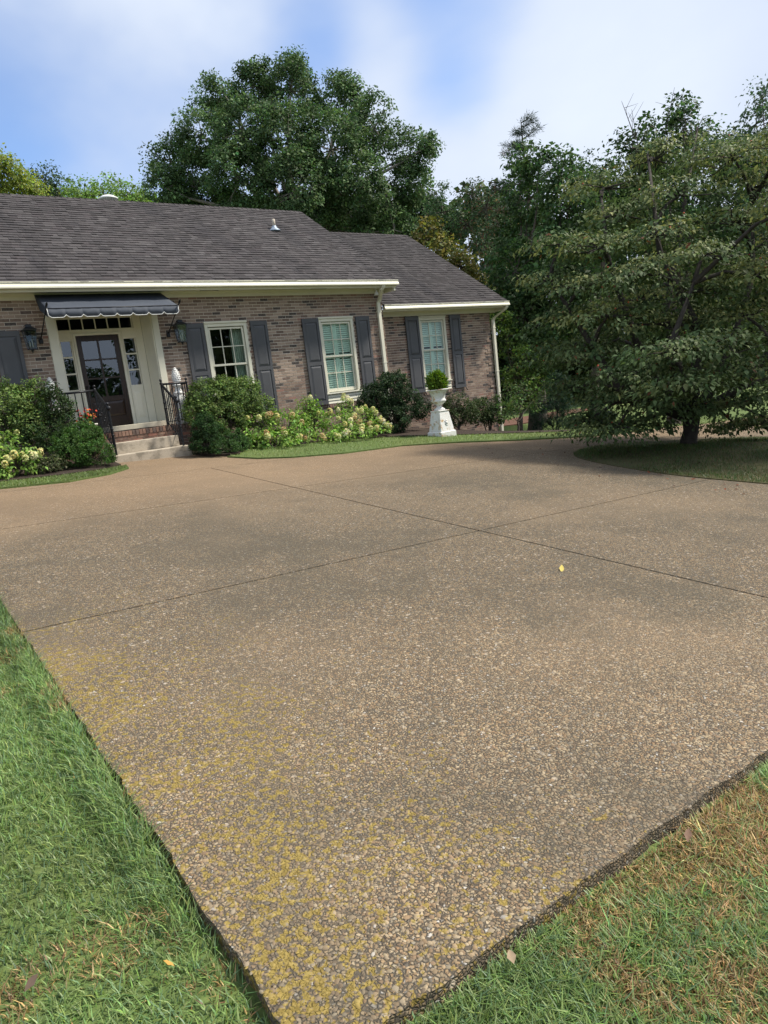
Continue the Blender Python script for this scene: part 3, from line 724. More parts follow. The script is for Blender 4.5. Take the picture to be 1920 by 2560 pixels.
def window(x0, x1, yw, z0, z1, inside_kind, big=True):
    """casing x0..x1, z0..z1 with a boarded panel under the sill"""
    zs = 1.60 if big else z0; W_ = MAT['white_trim']
    mb = MB(); c = .075; yo = yw-.018; yi = yw+.10
    mb.box(x0, x0+c, yo, yi, zs, z1-.03); mb.box(x1-c, x1, yo, yi, zs, z1-.03); mb.box(x0-.01, x1+.01, yo-.025, yi, z1-.03, z1+.012); mb.box(x0+c, x1-c, yo, yi, z1-.10, z1-.03)
    f = mb.obj('window', W_, house, False, .006)
    box('sill', x0-.02, x1+.02, yw-.06, yi, zs-.035, zs, W_, f, .006)
    for i in range(3):
        h = (zs-.035-z0)/3; MB().add([(x0, yo-.006, z0+i*h+.002), (x1, yo-.006, z0+i*h+.002), (x1, yo+.012, z0+(i+1)*h-.004), (x0, yo+.012, z0+(i+1)*h-.004), (x0, yi, z0+i*h), (x1, yi, z0+i*h), (x1, yi, z0+(i+1)*h-.004), (x0, yi, z0+(i+1)*h-.004)], [(0, 1, 2, 3), (3, 2, 6, 7), (0, 4, 5, 1), (0, 3, 7, 4), (1, 5, 6, 2)]).obj('panel_board', W_, f)
    gx0, gx1 = x0+c+.012, x1-c-.012; gt, gb = z1-.115, zs+.02; zm = (gt+gb)/2+.02
    for k, (a, b, ys) in enumerate(((zm-.02, gt, yw+.012), (gb, zm+.025, yw+.045))):
        sb = MB(); st = .042; sb.box(gx0, gx0+st, ys, ys+.03, a, b); sb.box(gx1-st, gx1, ys, ys+.03, a, b); sb.box(gx0+st, gx1-st, ys, ys+.03, b-(.042 if k == 0 else .04), b); sb.box(gx0+st, gx1-st, ys, ys+.03, a, a+(.045 if k == 0 else .08))
        s_ = sb.obj('sash', W_, f, False, .004)
        px0, px1, pz0, pz1 = gx0+st, gx1-st, a+(.045 if k == 0 else .08), b-.042
        for j in (1, 2):
            xm = px0+(px1-px0)*j/3; box('muntin', xm-.009, xm+.009, ys+.002, ys+.024, pz0, pz1, W_, f)
        zz = (pz0+pz1)/2
        for j in range(3): box('muntin', px0+(px1-px0)*j/3+.009*(j > 0), px0+(px1-px0)*(j+1)/3-.009*(j < 2), ys+.003, ys+.023, zz-.009, zz+.009, W_, f)
        for i in range(3):
            for j in range(2):
                MB().add([(px0+(px1-px0)*i/3, ys+.012+random.uniform(-.001, .001), pz0+(pz1-pz0)*j/2), (px0+(px1-px0)*(i+1)/3, ys+.012+random.uniform(-.001, .001), pz0+(pz1-pz0)*j/2), (px0+(px1-px0)*(i+1)/3, ys+.012, pz0+(pz1-pz0)*(j+1)/2), (px0+(px1-px0)*i/3, ys+.012, pz0+(pz1-pz0)*(j+1)/2)], [(0, 1, 2, 3)]).obj('pane', MAT['glass'], f)
    # the room behind
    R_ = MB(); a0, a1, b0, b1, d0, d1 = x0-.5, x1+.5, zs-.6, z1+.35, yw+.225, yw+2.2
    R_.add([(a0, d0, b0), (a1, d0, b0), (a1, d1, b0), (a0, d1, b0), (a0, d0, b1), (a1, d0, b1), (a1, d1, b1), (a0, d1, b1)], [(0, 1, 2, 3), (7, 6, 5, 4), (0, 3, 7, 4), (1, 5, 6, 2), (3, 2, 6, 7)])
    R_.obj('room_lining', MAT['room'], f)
    if inside_kind == 'curtain':
        cb = MB(); n = 40; xa, xb = gx1-.26, gx1+.10
        vs = [(xa+(xb-xa)*i/n, yw+.20+.03*math.sin(i*1.15), z) for z in (zs-.3, z1+.1) for i in range(n+1)]
        cb.add(vs, [(i, i+1, n+2+i, n+1+i) for i in range(n)]).obj('curtain', MAT['curtain'], f, True)
    else:
        yb = yw+.095; xm = (gx0+gx1)/2
        for a, b in ((gx0-.02, xm-.003), (xm+.003, gx1+.02)):
            fb = MB()
            for p, q in ((a, a+.05), (b-.05, b)): fb.box(p, q, yb, yb+.028, zs-.01, z1-.05)
            for p, q in ((zs-.01, zs+.08), (zm-.05, zm+.05), (z1-.15, z1-.05)): fb.box(a+.05, b-.05, yb+.001, yb+.027, p, q)
            bf = fb.obj('interior_shutter', MAT['blind'], f)
            lb = MB(); z = zs+.09
            while z < z1-.17:
                if not (zm-.09 < z < zm+.05): lb.add([(a+.05, yb-.004, z), (b-.05, yb-.004, z), (b-.05, yb+.016, z+.042), (a+.05, yb+.016, z+.042), (a+.05, yb+.004, z+.002), (b-.05, yb+.004, z+.002), (b-.05, yb+.022, z+.046), (a+.05, yb+.022, z+.046)], [(0, 1, 2, 3), (7, 6, 5, 4), (0, 4, 5, 1), (3, 2, 6, 7)])
                z += .052
            prop(lb.obj('louvers', MAT['blind'], f), kind='stuff')
    return f
window(1.03, 2.12, YF, 1.335, 3.43, 'curtain'); shutter(2.165, 2.62, YF); shutter(.53, .985, YF)
window(6.33, 7.35, YF, 1.335, 3.43, 'curtain'); shutter(5.87, 6.30, YF); shutter(7.43, 7.86, YF)
window(9.27, 10.30, YF, 1.335, 3.43, 'blind'); shutter(8.80, 9.265, YF); shutter(10.37, 10.79, YF)
window(12.82, 13.82, YW, 1.335, 3.40, 'blind'); shutter(12.33, 12.80, YW, 1.325, 3.415); shutter(13.96, 14.37, YW, 1.325, 3.415)
# brick sills
for x0, x1, yw in ((1.0, 2.15, YF), (6.3, 7.38, YF), (9.24, 10.33, YF), (12.79, 13.85, YW)):
    n = int((x1-x0)/.068)
    for i in range(n):
        mb = MB(); mb.cc = brick_color(); mb.box(x0+i*.068, x0+i*.068+.059, yw-.03, yw+.1, 1.235, 1.326); mb.obj('sill_brick', MAT['brick'], wall_main if yw == YF else wall_wing)

# ---- entrance
YD = YF+.70
CD = MAT['cream_dark']; WT = MAT['white_trim']
ent = box('entry_surround', 3.125, 3.30, YF-.03, YF+.12, 1.32, 3.96, WT, house, .008)
box('pilaster', 5.185, 5.325, YF-.03, YF+.12, 1.32, 3.96, WT, house, .008)
box('pilaster_strip', 5.168, 5.184, YF+.0, YF+.11, 1.32, 3.9, CD, house); box('pilaster_strip', 3.301, 3.317, YF+.0, YF+.11, 1.32, 3.9, CD, house)
for i in range(5): box('reveal_board', 5.185, 5.25, YF+.122+i*.114, YF+.122+i*.114+.110, 1.32, 3.9, CD, house, .004)
for i in range(5): box('reveal_board', 3.235, 3.30, YF+.122+i*.114, YF+.122+i*.114+.110, 1.32, 3.9, CD, house, .004)
box('entry_ceiling', 3.30, 5.185, YF-.03, YD+.1, 3.90, 3.95, CD, house)
box('entry_wall', 3.30, 5.185, YD+.06, YD+.10, 3.72, 3.90, CD, house)
door_wall = MB(); y0, y1 = YD-.01, YD+.06
for a in ((3.30, 3.452, 1.425, 3.80), (5.015, 5.185, 1.425, 3.80), (3.69, 3.775, 1.425, 3.43), (4.665, 4.735, 1.425, 3.43), (3.775, 4.665, 3.365, 3.43), (3.452, 5.015, 3.43, 3.475), (3.452, 5.015, 3.70, 3.80), (3.452, 3.69, 3.27, 3.43), (4.735, 5.015, 3.27, 3.43)): door_wall.box(a[0], a[1], y0, y1, a[2], a[3])
dw = door_wall.obj('door_frame', CD, house, False, .006)
box('door_casing', 3.735, 3.78, YD-.03, YD+.0, 1.425, 3.40, CD, house, .006); box('door_casing', 4.66, 4.705, YD-.03, YD+.0, 1.425, 3.40, CD, house, .006); box('door_casing', 3.735, 4.705, YD-.032, YD, 3.355, 3.40, CD, house, .006)
for x0, x1 in ((3.46, 3.685), (4.742, 5.005)):
    s = MB(); s.box(x0, x1, YD, YD+.045, 1.425, 2.245)
    pn = s.obj('sidelight', CD, house)
    pb = MB(); panel_board(pb, x0+.035, x1-.035, YD-.001, 1.55, 2.12); pb.obj('panel', CD, pn)
    for i in range(4):
        z = 2.245+i*(3.27-2.245)/3; box('rail', x0, x1, YD+.002, YD+.04, z-.016, z+.016, CD, pn)
    for i in range(3):
        z = 2.245+i*(3.27-2.245)/3; MB().add([(x0, YD+.02, z), (x1, YD+.02, z), (x1, YD+.02, z+.342), (x0, YD+.02, z+.342)], [(0, 1, 2, 3)]).obj('pane', MAT['door_glass'], pn)
    for x in (x0, x1-.018): box('stile', x, x+.018, YD+.001, YD+.042, 2.26, 3.27, CD, pn)
tr = box('transom', 3.452, 5.015, YD+.03, YD+.05, 3.475, 3.487, CD, house)
for i in range(7):
    x = 3.465+i*(4.995-3.465)/6; box('muntin', x-.010, x+.010, YD+.012, YD+.05, 3.475, 3.70, CD, tr)
    if i < 6: MB().add([(x, YD+.035, 3.475), (x+.255, YD+.035, 3.475), (x+.255, YD+.035, 3.70), (x, YD+.035, 3.70)], [(0, 1, 2, 3)]).obj('pane', MAT['glass'], tr)
DW = MAT['door_wood']; dx0, dx1 = 3.785, 4.655
db = MB(); db.box(dx0, dx0+.10, YD+.005, YD+.05, 1.43, 3.352); db.box(dx1-.10, dx1, YD+.005, YD+.05, 1.43, 3.352)
for a, b in ((3.24, 3.352), (1.97, 2.075), (1.43, 1.63)): db.box(dx0+.10, dx1-.10, YD+.006, YD+.049, a, b)
door = db.obj('door', DW, house, False, .004)
prop(door, 'dark stained wooden front door with six glass panes')
pb = MB(); pb.box(dx0+.10, dx1-.10, YD+.03, YD+.045, 1.63, 1.97); panel_board(pb, dx0+.105, dx1-.105, YD+.030, 1.635, 1.965); pb.obj('panel', DW, door)
xm = (dx0+dx1)/2; box('muntin', xm-.018, xm+.018, YD+.008, YD+.047, 2.075, 3.24, DW, door)
for i in (1, 2):
    z = 2.075+i*(3.24-2.075)/3
    for a, b in ((dx0+.10, xm-.018), (xm+.018, dx1-.10)): box('muntin', a, b, YD+.009, YD+.046, z-.016, z+.016, DW, door)
for i in range(3):
    for a, b in ((dx0+.10, xm), (xm, dx1-.10)):
        z = 2.075+i*(3.24-2.075)/3; t = random.uniform(-.0015, .0015); MB().add([(a, YD+.028+t, z), (b, YD+.028-t, z), (b, YD+.028, z+.388), (a, YD+.028, z+.388)], [(0, 1, 2, 3)]).obj('pane', MAT['door_glass'], door)
MB().tube([(dx0+.05, YD-.02, 2.12), (dx0+.05, YD-.05, 2.14), (dx0+.05, YD-.05, 2.3), (dx0+.05, YD-.02, 2.32)], .009, 8).obj('handle', MAT['black_iron'], door, True)

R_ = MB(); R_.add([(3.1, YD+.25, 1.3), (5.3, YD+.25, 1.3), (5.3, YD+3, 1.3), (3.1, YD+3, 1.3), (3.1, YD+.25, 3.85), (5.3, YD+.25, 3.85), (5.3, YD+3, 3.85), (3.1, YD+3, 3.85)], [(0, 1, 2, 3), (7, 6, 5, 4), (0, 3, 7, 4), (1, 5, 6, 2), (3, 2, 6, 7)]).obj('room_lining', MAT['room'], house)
box('threshold', 3.235, 5.25, YF+.0, YD+.06, 1.318, 1.424, simple('stone_threshold', (.50, .46, .36), .8, .1, 12, .3, 60), house, .006)

# ---- awning
aw = empty('awning', (4.22, 14.5, 3.5), 'charcoal canvas awning with scalloped white-piped edge over the front door', 'awning')
ax0, ax1, ayb, azb, ayf, azf, azv = 3.005, 5.465, 14.915, 4.08, 14.05, 3.685, 3.515
mb = MB(); n = 24
vs = []; 
for j in range(7):
    t = j/6
    for i in range(n+1):
        x = ax0+(ax1-ax0)*i/n; sag = -.018*math.sin(math.pi*t)*(1-.5*abs(math.cos(math.pi*4*i/n)))
        vs.append((x, ayb+(ayf-ayb)*t, azb+(azf-azb)*t+sag))
mb.add(vs, [(j*(n+1)+i, (j+1)*(n+1)+i, (j+1)*(n+1)+i+1, j*(n+1)+i+1) for j in range(6) for i in range(n)])
o = mb.obj('canopy', MAT['canvas'], aw, True); s = o.modifiers.new('solid', 'SOLIDIFY'); s.thickness = .004
def scallop(x):
    k = (x-ax0)/(ax1-ax0)*8; f = k-math.floor(k); a = abs(f-.5)*2
    return -.045*(1-max(0, (a-.60)/.40)**1.6)
m_ = 160; top = [(ax0+(ax1-ax0)*i/m_, ayf-.004-.001*math.sin(i*.5), azf-.002) for i in range(m_+1)]; bot = [(p[0], ayf-.012-.004*math.sin(i*.33+1)*math.sin(i*.11), azv+.045+scallop(p[0])) for i, p in enumerate(top)]
val = MB().add(top+bot, [(i, m_+1+i, m_+2+i, i+1) for i in range(m_)]).obj('valance', MAT['canvas'], aw, True); s = val.modifiers.new('solid', 'SOLIDIFY'); s.thickness = .003
MB().tube([(ax0-.004, ayf-.005, azf-.004)]+[(p[0], p[1]-.003, p[2]) for p in bot]+[(ax1+.004, ayf-.005, azf-.004)], .006, 5).obj('piping', MAT['white_metal'], val, True)
for x in (ax0, ax1):
    MB().add([(x, ayb, azb-.002), (x, ayf, azf-.002), (x, ayf+.01, azv+.01), (x, ayb-.25, azf+.06)], [(0, 1, 2, 3)]).obj('side_gusset', MAT['canvas'], aw)
    a = np.array([x-(.03 if x < 4 else -.03), YF-.03, 3.225]); b = np.array([x-(.015 if x < 4 else -.015), ayf-.015, azf+.01]); d = (b-a)/np.linalg.norm(b-a)
    arm = MB().tube([a, b+d*.02], .011, 8).obj('arm', MAT['black_iron'], aw, True)
    MB().tube([b+d*.02, b+d*.05, b+d*.07, b+d*.11, b+d*.17], [.012, .022, .018, .022, .001], 8).obj('spear_tip', MAT['black_iron'], arm, True)
    box('bracket', a[0]-.035, a[0]+.035, YF-.055, YF-.003, 3.16, 3.25, MAT['black_iron'], arm, .006)
MB().tube([(ax0, ayf, azf-.006), (ax1, ayf, azf-.006)], .010, 8).obj('front_bar', MAT['black_iron'], aw, True)
box('head_rail', ax0, ax1, ayb-.02, YF-.031, azb+.003, azb+.022, MAT['canvas'], aw)

# ---- wall lanterns
def lantern(cx, zt, label):
    e = empty('wall_lantern', (cx, YF-.13, zt-.5), label, 'lantern', 'wall lanterns beside the entrance'); m = MAT['lantern_metal']; cy = YF-.14
    def ring(w, z): return [(cx-w, cy-w, z), (cx+w, cy-w, z), (cx+w, cy+w, z), (cx-w, cy+w, z)]
    def loft(mb, L):
        vs = [p for w, z in L for p in ring(w, z)]; fs = [(4*i+k, 4*i+(k+1) % 4, 4*i+4+(k+1) % 4, 4*i+4+k) for i in range(len(L)-1) for k in range(4)]+[(3, 2, 1, 0), tuple(4*(len(L)-1)+k for k in range(4))]
        return mb.add(vs, fs)
    z1, z0 = zt-.10, zt-.44; w1, w0 = .105, .068
    loft(MB(), [(.125, z1), (.128, z1+.012), (.05, z1+.07), (.05, z1+.095), (.058, z1+.10), (.04, z1+.115)]).obj('roof_cap', m, e)
    loft(MB(), [(w0+.008, z0-.015), (w0+.008, z0+.004)]).obj('base', m, e)
    MB().lathe([(.03, z0-.015), (.022, z0-.04), (.010, z0-.05), (.014, z0-.06), (.004, z0-.075)], cx, cy, 0, 10).obj('finial', m, e, True)
    for sx in (-1, 1):
        for sy in (-1, 1): MB().tube([(cx+sx*w0, cy+sy*w0, z0), (cx+sx*w1, cy+sy*w1, z1)], .007, 5).obj('corner_bar', m, e)
    for k in range(4):
        a, b = ring(w0-.002, z0+.003), ring(w1-.002, z1-.002); MB().add([a[k], a[(k+1) % 4], b[(k+1) % 4], b[k]], [(0, 1, 2, 3)]).obj('pane', MAT['lamp_glass'], e)
    for dx in (-.022, .022):
        MB().lathe([(.010, z0+.004), (.010, z0+.14+dx*.8), (.003, z0+.17+dx*.8)], cx+dx, cy, 0, 8).obj('candle', MAT['white_metal'], e, True)
    box('back_plate', cx-.05, cx+.05, YF-.022, YF-.004, z0+.06, z1+.03, m, e, .005)
    MB().tube([(cx, YF-.02, z1-.05), (cx, cy+w1-.02, z1-.01)], .010, 6).obj('bracket', m, e, True)
lantern(2.775, 3.50, 'black glass lantern left of the front door, by the leftmost shutter')
lantern(5.735, 3.48, 'black glass lantern right of the front door, overlapping a grey shutter')

# ---- front steps
st = empty('front_steps', (4.22, 13.9, .74), 'two concrete steps and brick landing below the front door', 'steps')
box('step', 3.46, 5.02, 13.36, 14.08, .55, .905, MAT['concrete'], st, .012)
box('step', 3.58, 4.93, 13.76, 14.10, .90, 1.118, MAT['concrete'], st, .012)
box('landing', 2.72, 5.62, 14.13, YF-.004, .3, 1.30, MAT['mortar'], st)
box('paving', 2.75, 5.6, 14.24, YF-.004, 1.30, 1.312, simple('paver_red', (.20, .115, .085), .85, .25, 12, .4, 60), st)
RED = [(.20, .11, .08), (.16, .095, .075), (.24, .14, .10), (.11, .075, .065), (.27, .12, .085)]
x = 2.72; 
while x < 5.58:
    mb = MB(); mb.cc = shade(random.choice(RED), random.uniform(.8, 1.15)); mb.box(x, x+.059, 14.10+random.uniform(-.004, .003), 14.235, 1.222, 1.317+random.uniform(-.003, .003)); mb.obj('rowlock_brick', MAT['brick'], st, False, .004); x += .068
for k in range(1, 9):
    z = 1.215-k*.0677; x = 2.72-(.1 if k % 2 else 0)
    while x < 5.6:
        l, r = max(x, 2.72), min(x+.193, 5.615)
        if r-l > .03 and not (z < 1.0 and 3.6 < (l+r)/2 < 4.9):
            mb = MB(); mb.cc = shade(random.choice(RED), random.uniform(.8, 1.1)); mb.box(l, r, 14.112+random.uniform(-.003, .003), 14.16, z+.008, z+.0677); mb.obj('brick', MAT['brick'], st)
        x += .203
mat_ = box('door_mat', 3.35, 4.75, 14.40, 14.92, 1.318, 1.330, simple('mat_fibre', (.03, .027, .022), .95, .3, 40, .5, 90)); prop(mat_, 'thin dark mat in front of the door threshold', 'doormat')

# ---- railings
def railing(xn, xo, label):
    I = MAT['black_iron']; e = empty('stair_railing', (xn, 13.6, .91), label, 'railing', 'wrought iron railings of the front steps')
    yu, yl = 14.17, 13.47
    def post(name, x, y, z0, z1, ball):
        p = MB().tube([(x, y, z0), (x, y, z1)], .021, 8).obj(name, I, e)
        MB().lathe([(.016, 0), (.03, .012), (.03, .03), (.014, .045), (.014, .055), (.024, .065), (.029, .083), (.024, .101), (.006, .111)], x, y, z1-.02, 10).obj('ball_finial', I, p, True)
        for zc in (z0+(z1-z0)*.42, z0+(z1-z0)*.55): MB().lathe([(.016, -.03), (.026, -.01), (.026, .01), (.016, .03)], x, y, zc, 8).obj('collar', I, p, True)
        return p
    post('post', xn, yl, .90, 1.80, True); post('post', xn, yu, 1.31, 2.17, True); post('post', xo, yu, 1.31, 2.16, True)
    MB().tube([(xn, yl-.02, 1.79), (xn, yl+.1, 1.83), (xn, yu, 2.155)], .025, 8).obj('handrail', I, e, True)
    MB().lathe([(.02, 0), (.04, .02), (.045, .05), (.03, .08)], xn, yl-.03, 1.74, 10).obj('scroll_end', I, e, True)
    MB().tube([(xn, yu, 2.155), (xo, yu, 2.145)], .021, 8).obj('handrail', I, e, True)
    MB().tube([(xo, yu, 2.14), (xo, YF-.004, 2.14)], .021, 8).obj('handrail', I, e, True)
    MB().tube([(xn, yl, 1.0), (xn, yu, 1.40)], .012, 6).obj('bottom_rail', I, e); MB().tube([(xn, yu, 1.40), (xo, yu, 1.40)], .012, 6).obj('bottom_rail', I, e)
    for i in range(1, 7):
        t = i/7; y = yl+(yu-yl)*t; b = MB().tube([(xn, y, 1.0+.40*t), (xn, y, 1.82+.33*t)], .0105, 6).obj('baluster', I, e)
        MB().lathe([(.008, -.02), (.018, -.006), (.018, .006), (.008, .02)], xn, y, 1.40+.37*t+(.05 if i % 2 else -.05), 8).obj('collar', I, b, True)
    nb = 5
    for i in range(1, nb):
        x = xn+(xo-xn)*i/nb; b = MB().tube([(x, yu, 1.40), (x, yu, 2.145)], .0105, 6).obj('baluster', I, e)
        MB().lathe([(.008, -.02), (.018, -.006), (.018, .006), (.008, .02)], x, yu, 1.74, 8).obj('collar', I, b, True)
    for i in range(1, 6):
        y = yu+(YF-yu)*i/6; MB().tube([(xo, y, 1.31), (xo, y, 2.14)], .0105, 6).obj('baluster', I, e)
railing(3.60, 2.98, 'black wrought iron railing on the left side of the front steps')
railing(4.90, 5.43, 'black wrought iron railing on the right side of the front steps')

# ---- pineapple ornaments
def pineapple(cx, cy, label):
    e = empty('pineapple_ornament', (cx, cy, 1.315), label, 'ornament', 'white pineapple ornaments on the landing'); m = MAT['caststone']
    box('plinth', cx-.13, cx+.13, cy-.13, cy+.13, 1.313, 1.47, m, e, .01)
    MB().lathe([(.11, 1.47), (.12, 1.50), (.085, 1.54), (.075, 1.60), (.11, 1.70), (.135, 1.80), (.13, 1.88), (.10, 1.93), (.12, 1.95), (.12, 1.97), (.08, 1.99), (.055, 2.05), (.06, 2.09), (.10, 2.12), (.09, 2.14), (.05, 2.15)], cx, cy, 0, 24).obj('baluster_stem', m, e, True)
    for k in range(4): 
        a = k*math.pi/2+.4; MB().lathe([(.002, -.1), (.02, -.05), (.024, 0), (.012, .06), (.002, .09)], cx+.115*math.cos(a), cy+.115*math.sin(a), 1.78, 8).obj('carved_leaf', m, e, True)
    H = lambda t: .098*math.sin(math.pi*(.16+.80*t))**.8*(1-.22*t)
    b = MB().lathe([(H(i/14)*.93, 2.15+.34*i/14) for i in range(15)], cx, cy, 0, 20).obj('fruit', m, e, True)
    sb = MB()
    for j in range(9):
        for k in range(10):
            t = (j+.5)/9; a = 2*math.pi*(k+.5*(j % 2))/10; r = H(t); z = 2.15+.34*t; s = .02*(1-.35*t)
            c = np.array([cx+r*math.cos(a), cy+r*math.sin(a), z]); o_ = np.array([math.cos(a), math.sin(a), .3]); tn = np.array([-math.sin(a), math.cos(a), 0]); up = np.array([0, 0, 1.])
            sb.add([c-tn*s*1.3, c-up*s*.95, c+tn*s*1.3, c+up*s*.95, c+o_*s*.75], [(0, 1, 4), (1, 2, 4), (2, 3, 4), (3, 0, 4)])
    prop(sb.obj('scales', m, b), kind='stuff')
pineapple(5.36, 14.52, 'white pineapple ornament right of the front door, behind the railing')
pineapple(2.91, 14.52, 'white pineapple ornament left of the front door, rising behind a bush')

# ================================================================== PLANTS
LEAF2 = ([(0, 0, 0), (.32, .45, .07), (0, 1, -.06), (-.32, .45, .07)], [np.array([(0, 1, 2), (0, 2, 3)])])
LEAF4 = ([(0, 0, 0), (.27, .30, .06), (.25, .62, .03), (0, 1, -.22), (-.25, .62, .03), (-.27, .30, .06), (0, .45, -.015)],
         [np.array([(0, 1, 6), (1, 2, 6), (2, 3, 6), (3, 4, 6), (4, 5, 6), (5, 0, 6)])])
LEAF5 = ([(0, 0, 0), (.27, .40, .06), (0, 1, -.2), (-.27, .40, .06), (0, .5, -.01)], [np.array([(0, 1, 4), (1, 2, 4), (2, 3, 4), (3, 0, 4)])])
NEED = ([(-.06, 0, 0), (.06, 0, 0), (.0, 1, 0)], [np.array([(0, 1, 2)])])
SPRIG = ([(0, 0, 0), (.2, .35, .12), (.05, .75, .1), (0, 1, 0), (-.05, .75, -.05), (-.2, .35, .1)], [np.array([(0, 1, 2, 3), (0, 3, 4, 5)])])
def unit(a): return a/np.maximum(np.linalg.norm(a, axis=1, keepdims=True), 1e-6)
def sphere(n): return unit(RNG.normal(size=(n, 3)))
def tint(n, base, var=.25, alt=None, p=0.):
    base = np.array(base, float)*1.18
    c = np.tile(base, (n, 1))*np.exp(RNG.normal(0, var, (n, 1)))
    c[:, 0] *= np.exp(RNG.normal(0, .12, n)); c[:, 2] *= np.exp(RNG.normal(0, .12, n))
    if alt is not None:
        k = RNG.random(n) < p; c[k] = np.array(alt)*np.exp(RNG.normal(0, .2, (k.sum(), 1)))
    return c.clip(.002, .9)
CLTONE = None
def leaves_on(P, outward, size, base, var, tpl=LEAF2, up=.5, rnd=.8, alt=None, altp=0., droop=.0, szv=.25):
    n = len(P)
    nrm = outward*.6+np.array([0, 0, up])+RNG.normal(0, rnd*.6, (n, 3)); tg = outward+RNG.normal(0, .8, (n, 3)); tg[:, 2] -= droop
    R = frames(nrm, tg); S = size*np.exp(RNG.normal(0, szv, n)); C = tint(n, base, var, alt, altp)
    if CLTONE is not None and len(CLTONE) == n: C = (C*CLTONE[:, None]).clip(.002, .9)
    return stamp('crown', tpl[0], tpl[1], R, P, S, C)
def clumps(lobes, per_area, npc, cr, shell=.55, flat=.75):
    """lobes: (centre, radii); returns leaf points, outward vectors and clump centres with their lobe centre"""
    P = []; O = []; CC = []; global CLTONE; CLTONE = []
    for c, r in lobes:
        c = np.asarray(c, float); r = np.asarray(r, float)*np.ones(3)
        n = max(4, int(per_area*4*math.pi*(r[0]*r[1]+r[0]*r[2]+r[1]*r[2])/3))
        d = sphere(n); rad = shell+(1-shell)*RNG.random(n)**.6; q = c+d*r*rad[:, None]
        CC += [(c, a) for a in q]
        m = RNG.poisson(npc, n).clip(2); idx = np.repeat(np.arange(n), m)
        off = sphere(len(idx))*(RNG.random((len(idx), 1))**.45)*1.75*cr*np.exp(RNG.normal(0, .25, (n, 1)))[idx]; off[:, 2] *= flat
        P.append(q[idx]+off); O.append(unit(d[idx]*.7+unit(off)*.6)); CLTONE.append(np.exp(RNG.normal(0, .26, n))[idx])
    CLTONE = np.concatenate(CLTONE)
    return np.concatenate(P), np.concatenate(O), CC
def limbs(base, lobes, tr, fork, CC=None, twig=.0, mat='bark', parent=None, ntw=120, seg=5):
    base = np.asarray(base, float); fork = np.asarray(fork, float); mb = MB()
    ms = [base+(fork-base)*t+np.array([RNG.normal(0, .04)*tr*4, RNG.normal(0, .04)*tr*4, 0])*math.sin(math.pi*t) for t in np.linspace(0, 1, 6)]
    mb.tube([base-np.array([0, 0, .25])]+ms, [tr*1.5, tr*1.3]+[tr*(1-.25*t) for t in np.linspace(.1, 1, 5)], 10)
    for c, r in lobes:
        c = np.asarray(c, float); L = np.linalg.norm(c-fork); r0 = tr*.34*min(1, .4+.6/max(1, L/6))
        mid = fork+(c-fork)*.5+np.array([0, 0, -.10*L])+RNG.normal(0, .05*L, 3); pts = []
        for t in np.linspace(0, 1, seg+1): pts.append((1-t)**2*fork+2*t*(1-t)*mid+t*t*c+RNG.normal(0, .012*L, 3)*(0 < t < 1))
        mb.tube(pts, [r0*(1-.8*t) for t in np.linspace(0, 1, seg+1)], 6)
    if CC:
        ch = RNG.permutation(len(CC))[:ntw]
        for i in ch:
            c, q = CC[i]; m = (c+q)/2+RNG.normal(0, .06*np.linalg.norm(q-c)+.01, 3); mb.tube([c, m, q], [twig, twig*.7, twig*.25], 4, False)
    return mb.obj('trunk', MAT[mat], parent, True)
def px_lobe(u, v, rp, depth, sq=1., dj=.0):
    d = depth+dj; return (at(u, v, d), np.array([1, 1.0, sq])*rp*d/FPX)
def tree(name, label, group, base_uv, depth, lobes_px, leaf, base_col, per_area, npc, cr, tr=.2, fork=None, alt=None, altp=0., var=.28, mat='bark', twig=.02, ntw=120, tpl=LEAF2, droop=.2, dj=1.2, up=.5, shell=.5):
    if name != 'shade_tree': base_col = tuple(c*1.3 for c in base_col); alt = tuple(c*1.25 for c in alt) if alt else None; leaf *= .66; per_area *= 1.9; npc *= 1.25; cr *= .85
    lob = [px_lobe(l[0], l[1], l[2], depth, 1, l[3] if len(l) > 3 else RNG.uniform(-dj, dj)) for l in lobes_px]
    b = at(base_uv[0], base_uv[1], depth); b[2] = G(b[0], b[1])-.06
    e = empty(name, b, label, 'tree', group)
    P, O, CC = clumps(lob, per_area, npc, cr, shell)
    link('crown', leaves_on(P, O, leaf, base_col, var, tpl, up, .9, alt, altp, droop), MAT['leaf'], e)
    fk = at(fork[0], fork[1], depth) if fork else b+(np.mean([l[0] for l in lob], 0)-b)*.45
    limbs(b, lob, tr, fk, CC, twig, mat, e, ntw); return e

# ---- the big tree behind the house
tree('shade_tree', 'very large rounded deciduous tree rising behind the middle of the roof', None, (745, 640), 31,
     [(725, 225, 78), (640, 215, 56), (545, 255, 58), (505, 335, 72), (425, 400, 52), (415, 470, 52), (855, 255, 66), (935, 320, 72), (1035, 385, 55), (1025, 460, 55), (965, 525, 62), (600, 330, 85, -2), (720, 350, 95, -2.5), (830, 375, 95, -2), (600, 450, 90, -2.5), (490, 470, 75), (740, 480, 95, -3), (880, 470, 85, -2), (985, 575, 48), (915, 585, 46), (800, 560, 70, -1), (680, 560, 70), (560, 540, 70), (455, 520, 50), (735, 175, 34), (640, 172, 28), (870, 205, 30), (545, 210, 26), (1075, 360, 24)],
     .115, (.058, .098, .040), 3.4, 84, .225, .42, (740, 560), (.09, .14, .055), .25, .30, 'bark_pale', .03, 260, up=.6)
